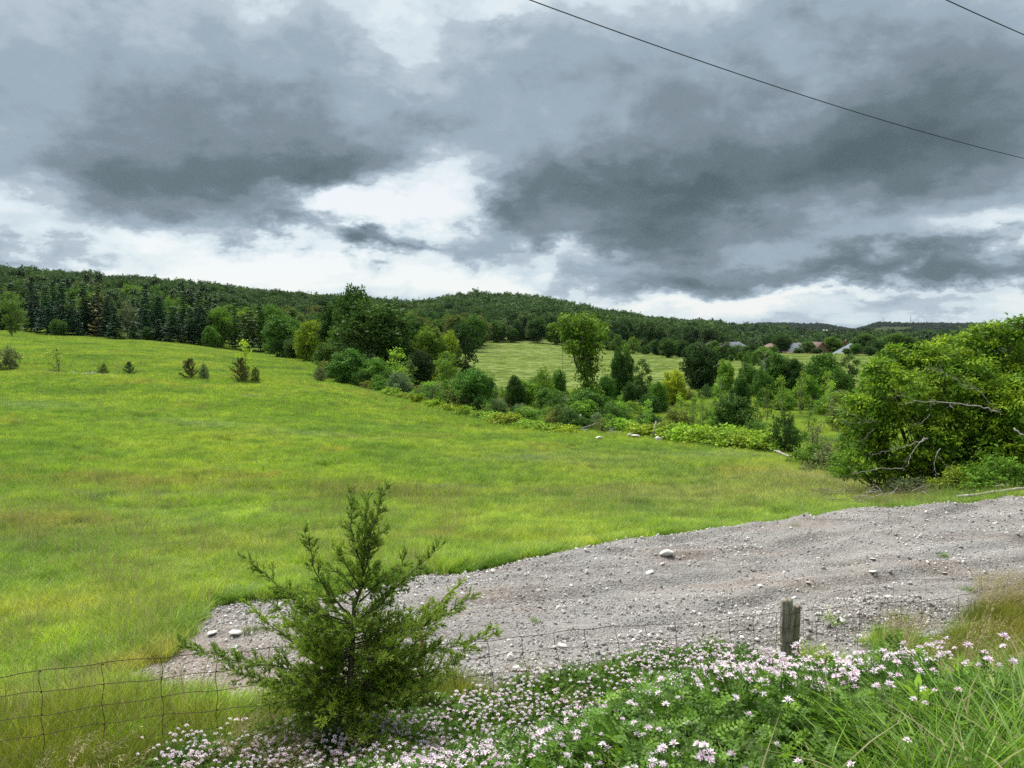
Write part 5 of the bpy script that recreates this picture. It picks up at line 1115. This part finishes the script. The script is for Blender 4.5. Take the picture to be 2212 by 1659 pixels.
    for i, (px, py, wd, v, lab) in enumerate(S):
        u, vv = ray(px, py); d = 8.
        for _ in range(400):
            if max(float(gravel_z(u * d, d)), gz(u * d, d)) > vv * d: break
            d += .05
        w = wd / F * d; zz = max(float(gravel_z(u * d, d)), gz(u * d, d)); obj('stone', big[v], loc=(u * d, d, zz + w * .12), rot=(rng.normal(0, .12), rng.normal(0, .12), rng.uniform(-.3, .3)), scale=(w, w * 1.1, w), label=lab, category='stone', group='larger stones on the gravel')
    # remnants of the old stone rows
    P = []
    for px, d, n_ in [(a, 97, 3) for a in np.linspace(55, 330, 70)]: P += [(px + rng.normal(0, 3), d + rng.normal(0, .8)) for _ in range(n_) if rng.random() < (.9 if px < 240 else .4)]
    P = np.array([((a - CX) / F * b, b) for a, b in P]); s = rng.uniform(.2, .5, len(P)); scatter('stone_row', [rock(40 + k, 2, .7, 'row_stone', 'pebble') for k in range(3)], np.stack([P[:, 0], P[:, 1], ground(P[:, 0], P[:, 1]) + .22], 1), rng.uniform(0, 3, (len(P), 3)), s, 'tumbled remains of a stone row in the grass')
    for i, (px, d, w, lab) in enumerate([(1375, 62.5, .9, 'bright white boulder in the grass below the stacked rails'), (1362, 63, .6, 'smaller white stone beside the bright boulder'), (1425, 60, .8, 'grey stone in the grass right of the bright boulder'), (1296, 61, .7, 'pale flat stone alone in the field grass'), (1265, 70, .6, 'pale stone at the foot of the elm scrub'), (1322, 66, .6, 'dull stone left of the stacked rails')]):
        x, y, z = at(px, d); obj('stone', big[i % 4], loc=(x, y, z + .35), rot=(.1, .2, i), scale=(w, w, w), label=lab, category='stone', group='field stones by the hedgerow')
def rails():
    rng = np.random.default_rng(811)
    Rl = [((1318, 66, .62), (1366, 66.5, .68), .075, 'upper pale rail of the stacked pair'), ((1316, 65, .38), (1364, 65.5, .42), .075, 'lower pale rail of the stacked pair'), ((1253, 67, .5), (1296, 69, .9), .06, 'slanting grey rail left of the brown bush'), ((1250, 66.5, .5), (1272, 66, .5), .06, 'short grey rail end lying in the grass'), ((1568, 56.5, .5), (1628, 53, .52), .075, 'long pale rail lying below the vine mounds'), ((1572, 57.5, .38), (1640, 54, .2), .06, 'thin rail lying behind the long pale rail'),
          ((1525, 58, .42), (1592, 57, .40), .05, 'thin grey rail in the grass left of the long pale rail'), ((1684, 50.5, .5), (1712, 48, .34), .07, 'split rail at the foot of the dark leafy shrub'), ((1678, 51, .5), (1694, 50, .5), .06, 'short rail stub beside the split rail'), ((1752, 45, .5), (1778, 44, .55), .05, 'pale rail in the grass near the maple'), ((2080, 25.5, .35), (2230, 25., .35), .055, 'weathered rail lying under the maple beside the gravel'), ((2060, 27, .3), (2190, 26, .5), .05, 'second weathered rail under the maple')]
    for (a, b, r, lab) in Rl:
        A = np.array([*at(a[0], a[1])]); A[2] += a[2] * .9; B = np.array([*at(b[0], b[1])]); B[2] += b[2] * .9; k = 9; p = A + (B - A) * np.linspace(0, 1, k)[:, None] - A + rng.normal(0, .012, (k, 3)); mb = MB(); mb.tube(p, r * rng.uniform(.85, 1.1, k), 7)
        obj('fence_rail', mb.mesh('fence_rail', M['rail']), loc=tuple(A), label=lab, category='rail', group='fallen cedar rails along the hedgerow')
    for px, d, h, l, lab in [(1411, 62, 1.6, .35, 'leaning grey post standing in the hedgerow vines'), (1253, 70, 1.5, .1, 'old grey post at the foot of the elm')]:
        x, y, z = at(px, d); mb = MB(); mb.tube([[0, 0, -.2], [l * .5, 0, h * .5], [l, .1, h]], [.10, .095, .08], 8); obj('fence_post', mb.mesh('fence_post', M['rail']), loc=(x, y, z), label=lab, category='post', group='old posts in the hedgerow')
    # brush pile under the maple
    mb = MB()
    for i in range(240):
        px = rng.uniform(1790, 2230); d = rng.uniform(26.5, 29.5); x, y = (px - CX) / F * d, d; z = gz(x, y); a = rng.uniform(0, 6.28); L = rng.uniform(.3, 1.3); b = np.array([x, y, z + rng.uniform(.05, .5)]); mb.tube(curve_pts(b, b + np.array([math.cos(a) * L, math.sin(a) * L, rng.uniform(-.2, .35)]), 4, rng, .08), np.linspace(.016, .006, 4), 3, cap=False)
    mb.V = [v - np.array([17., 28., -6.]) for v in mb.V]; obj('brush_pile', mb.mesh('brush_pile', M['bark_pale'], True), loc=(17, 28, -6), kind='stuff', label='grey brushwood lying under the maple')
stones(); rails()
def pad_weeds():
    rng = np.random.default_rng(821); tf = [grass_patch('weed_tuft', M['grass_dark'], .22, 90, .16, .008, 1.2, rng, 3, .6) for _ in range(3)]
    for px, py, s, lab in [(543, 1358, 1., 'green grass tuft beside the flat white stone on gravel'), (1797, 1338, 1.2, 'dark green weed tuft right of the wooden posts'), (1945, 1333, 1.2, 'bushy green weed behind the tangled mesh'), (1545, 1380, .8, 'thin weed tuft left of the posts'), (1155, 1336, .6, 'lone green tuft in the middle of the gravel'), (2052, 1342, .6, 'small tuft at the right fence'), (2035, 1196, .8, 'weed tuft high on the right gravel'), (2090, 1268, .9, 'green weed near the right edge mesh'), (890, 1410, .6, 'tuft between cedar and steel post'), (1715, 1130, .5, 'tiny tuft at the far gravel edge')]:
        u, vv = ray(px, py + 6); d = 8.
        for _ in range(500):
            if float(gravel_z(u * d, d)) > vv * d: break
            d += .05
        obj('grass_tuft', tf[int(rng.integers(3))], loc=(u * d, d, float(gravel_z(u * d, d))), rot=(0, 0, rng.uniform(0, 6)), scale=(1.1 * s,) * 3, label=lab, category='weed')
pad_weeds()

# ------------------------------------------------------------------ houses, barns, mast
def flat_m(name, c0, c1, sc=2., **k): M[name] = m_plain(name, c0, c1, sc, **k)
flat_m('brick', (.15, .075, .05), (.24, .13, .09)); flat_m('brick_tan', (.24, .19, .14), (.33, .27, .21)); flat_m('roof_slate', (.06, .07, .09), (.10, .115, .14)); flat_m('roof_brown', (.11, .07, .06), (.17, .11, .095)); flat_m('roof_blue', (.10, .125, .155), (.15, .18, .215))
flat_m('glass', (.02, .025, .03), (.05, .06, .07), rough=.15, spec=.6); flat_m('trim', (.5, .48, .45), (.62, .6, .57)); flat_m('barn_white', (.62, .64, .66), (.74, .76, .78)); flat_m('steel', (.25, .26, .28), (.35, .36, .38), metal=.3); flat_m('deck', (.20, .09, .06), (.28, .13, .09))
def house(px, d, w, dep, wall_h, roof_h, wm, rm, rz, lab, gable=True, chim=True, base_row=None):
    x, y, z = at(px, d); zt = z
    if base_row: zt = ray(px, base_row)[1] * d
    r = obj('house', None, loc=(x, y, zt), rot=(0, 0, rz), label=lab, category='house', group='brick houses at the edge of the fields'); hw, hd = w / 2, dep / 2
    mb = MB(); mb.box((0, 0, wall_h / 2 - 1.), (w, dep, wall_h + 2.))
    if gable: mb.add([[-hw, -hd - .01, wall_h], [hw, -hd - .01, wall_h], [hw * .0, -hd - .01, wall_h + roof_h * .96]], [[0, 1, 2]])
    obj('wall', mb.mesh('wall', M[wm]), r)
    o = .5; mb = MB(); e = wall_h + .02
    if gable:   # ridge runs front to back
        for s in (-1, 1):
            V = [[s * (hw + o), -hd - o, e - .2], [s * (hw + o), hd + o, e - .2], [0, hd + o, e + roof_h], [0, -hd - o, e + roof_h]]; V += [[a, b, c + .18] for a, b, c in V]; mb.add(V, [[0, 1, 2, 3], [4, 5, 6, 7], [0, 1, 5, 4], [1, 2, 6, 5], [2, 3, 7, 6], [3, 0, 4, 7]])
    else:       # hipped
        k = min(hw, hd) * .95; V = [[-hw - o, -hd - o, e], [hw + o, -hd - o, e], [hw + o, hd + o, e], [-hw - o, hd + o, e], [-hw + k, 0, e + roof_h], [hw - k, 0, e + roof_h]]
        mb.add(V, [[0, 1, 5, 4], [2, 3, 4, 5]]); mb.add(V, [[1, 2, 5], [3, 0, 4]]); mb.add([[a, b, c - .15] for a, b, c in V[:4]], [[0, 1, 2, 3]])
    rf = obj('roof', mb.mesh('roof', M[rm]), r)
    if chim: c = MB(); c.box((hw * .4, .5, e + roof_h * .8), (.9, .9, 2.2)); obj('chimney', c.mesh('chimney', M[wm]), rf)
    n_ = max(2, int(w / 4.2))
    for i in range(n_):
        cx = -hw + w * (i + .5) / n_; f = MB(); f.box((0, 0, 0), (1.7, .14, 1.5)); fo = obj('window', f.mesh('window', M['trim']), r, loc=(cx, -hd - .05, wall_h * .55)); g = MB(); g.box((0, -.08, 0), (1.45, .05, 1.25)); obj('pane', g.mesh('pane', M['glass']), fo)
    g = MB(); g.box((0, -hd - .06, 1.), (1.1, .12, 2.1)); obj('door', g.mesh('door', M['trim']), r, loc=(w / n_ * .5 if n_ % 2 else 0, 0, 0))
H = [(1585, 395, 17, 11, 3.2, 4., 'brick', 'roof_slate', .35, 'brick house with dark slate hipped roof, leftmost of the far houses', False, 756), (1560, 420, 11, 9, 3., 3., 'brick', 'roof_brown', -.2, 'small brown-roofed house beside the slate-roofed one', True, 752), (1672, 400, 15, 10, 3., 4., 'brick_tan', 'roof_brown', .1, 'tan house with brown roof behind light green trees', False, 758),
     (1712, 398, 20, 11, 3., 4.2, 'brick_tan', 'roof_slate', .2, 'wide tan house with dark slate roof half hidden by trees', False, 758), (1762, 392, 10, 10, 3.4, 5., 'brick', 'roof_brown', .3, 'pinkish brick house with steep gable between trees', True, 762), (1814, 400, 15, 11, 4.2, 5.2, 'brick', 'roof_brown', -.35, 'red brick house with tall brown gabled roof', True, 760),
     (1842, 372, 14, 12, 3.4, 5.4, 'brick', 'roof_blue', .25, 'house with large pale blue-grey roof at the field corner', False, 768), (1876, 380, 14, 10, 2.8, 3.6, 'brick', 'roof_blue', .15, 'low blue-grey roofed house right of the large one', False, 768), (2130, 250, 15, 12, 4., 4.4, 'brick', 'roof_slate', .3, 'slate-roofed house glimpsed through the top of the maple', False, 780)]
for px, d, w, dep, wh, rh, wm, rm, rz, lab, gb, row in H: house(px, d, w, dep, wh, rh, wm, rm, rz, lab, gb, base_row=row + 13)
def fence_panel():
    x, y, z = at(1845, 362); r = obj('board_fence', None, loc=(x, y, z), label='reddish board fence below the large blue-grey roof', category='fence')
    for i in range(12): b = MB(); b.box((i * 1.0 - 4, 0, .8), (.94, .06, 1.7)); obj('board', b.mesh('board', M['deck']), r)
fence_panel()
for px, row, d, w, lab in [(1675, 711, 1650, 16, 'bright white barn in the dark valley woods'), (1781, 707, 2050, 12, 'low white shed far away in the valley woods')]:
    u, v = ray(px, row + 11); x, y, z = u * d, d, v * d; r = obj('barn', None, loc=(x, y, z), rot=(0, 0, .1), label=lab, category='barn'); b = MB(); b.box((0, 0, -3), (w, 12, 12)); obj('wall', b.mesh('wall', M['barn_white']), r)
    b = MB(); b.add([[-w / 2 - .5, -6.5, 2.8], [w / 2 + .5, -6.5, 2.8], [w / 2 + .5, 0, 7], [-w / 2 - .5, 0, 7], [w / 2 + .5, 6.5, 2.8], [-w / 2 - .5, 6.5, 2.8]], [[0, 1, 2, 3], [3, 2, 4, 5]]); b.add([[-w / 2, -6, 3.01], [-w / 2, 6, 3.01], [-w / 2, 0, 6.9], [w / 2, -6, 3.01], [w / 2, 6, 3.01], [w / 2, 0, 6.9]], [[0, 1, 2], [3, 4, 5]]); obj('roof', b.mesh('roof', M['barn_white']), r)
    b = MB(); b.box((0, -6.05, -1), (5, .2, 5)); obj('door', b.mesh('door', M['glass']), r)
def mast(px, d, h, lab, w):
    x, y, z = at(px, d); r = obj('radio_mast', None, loc=(x, y, z), label=lab, category='mast'); mb = MB()
    for a in (0, 2.09, 4.19): mb.tube([[math.cos(a) * w, math.sin(a) * w, 0], [math.cos(a) * w * .5, math.sin(a) * w * .5, h]], .45, 4)
    obj('leg', mb.mesh('leg', M['steel']), r); mb = MB()
    for i in range(14):
        f = i / 14; a = i * 2.09; mb.tube([[math.cos(a) * w * (1 - .5 * f), math.sin(a) * w * (1 - .5 * f), h * f], [math.cos(a + 2.09) * w * (1 - .5 * f), math.sin(a + 2.09) * w * (1 - .5 * f), h * (f + .07)]], .3, 3)
    obj('brace', mb.mesh('brace', M['steel']), r)
mast(1966, 3450, 50, 'thin lattice radio mast on the distant ridge', 2.2); mast(1907, 3700, 44, 'faint shorter mast left of the radio mast on the ridge', 1.4)

# ------------------------------------------------------------------ overhead power lines
def line(a, b, sag, ext, r, lab):
    A, B = P3(*a), P3(*b); f = np.linspace(-ext[0], 1 + ext[1], 90)[:, None]; p = A + (B - A) * f; p[:, 2] += (sag * (f * (f - 1)))[:, 0]; o = p[45].copy()
    mb = MB(); mb.tube(p - o, r, 6); obj('power_line', mb.mesh('power_line', M['wire'], True), loc=tuple(o), label=lab, category='cable', group='overhead power lines')
line((1145, 0, 12.), (2212, 342, 20.5), .62, (2.2, 2.), .0085, 'long black overhead line slanting across the sky to the right')
line((2045, 0, 12.), (2212, 75, 13.9), .02, (6., 14.), .0085, 'short stretch of black line cutting the top right corner')

# ------------------------------------------------------------------ air
def haze():
    m = bpy.data.materials.new('haze'); m.use_nodes = True; t = m.node_tree; t.nodes.clear(); n = N(t); o = n.n('ShaderNodeOutputMaterial'); v = n.n('ShaderNodeVolumePrincipled')
    v.inputs['Color'].default_value = (.72, .86, 1., 1); v.inputs['Density'].default_value = HAZE; v.inputs['Anisotropy'].default_value = .2; n.l.new(v.outputs[0], o.inputs['Volume'])
    mb = MB(); mb.box((0, 0, 0), (9300, 9300, 152)); obj('haze', mb.mesh('haze', m), loc=(0, 0, 41.), kind='stuff', label='thin bluish air over the whole valley')
HAZE = .000014
if HAZE: haze()
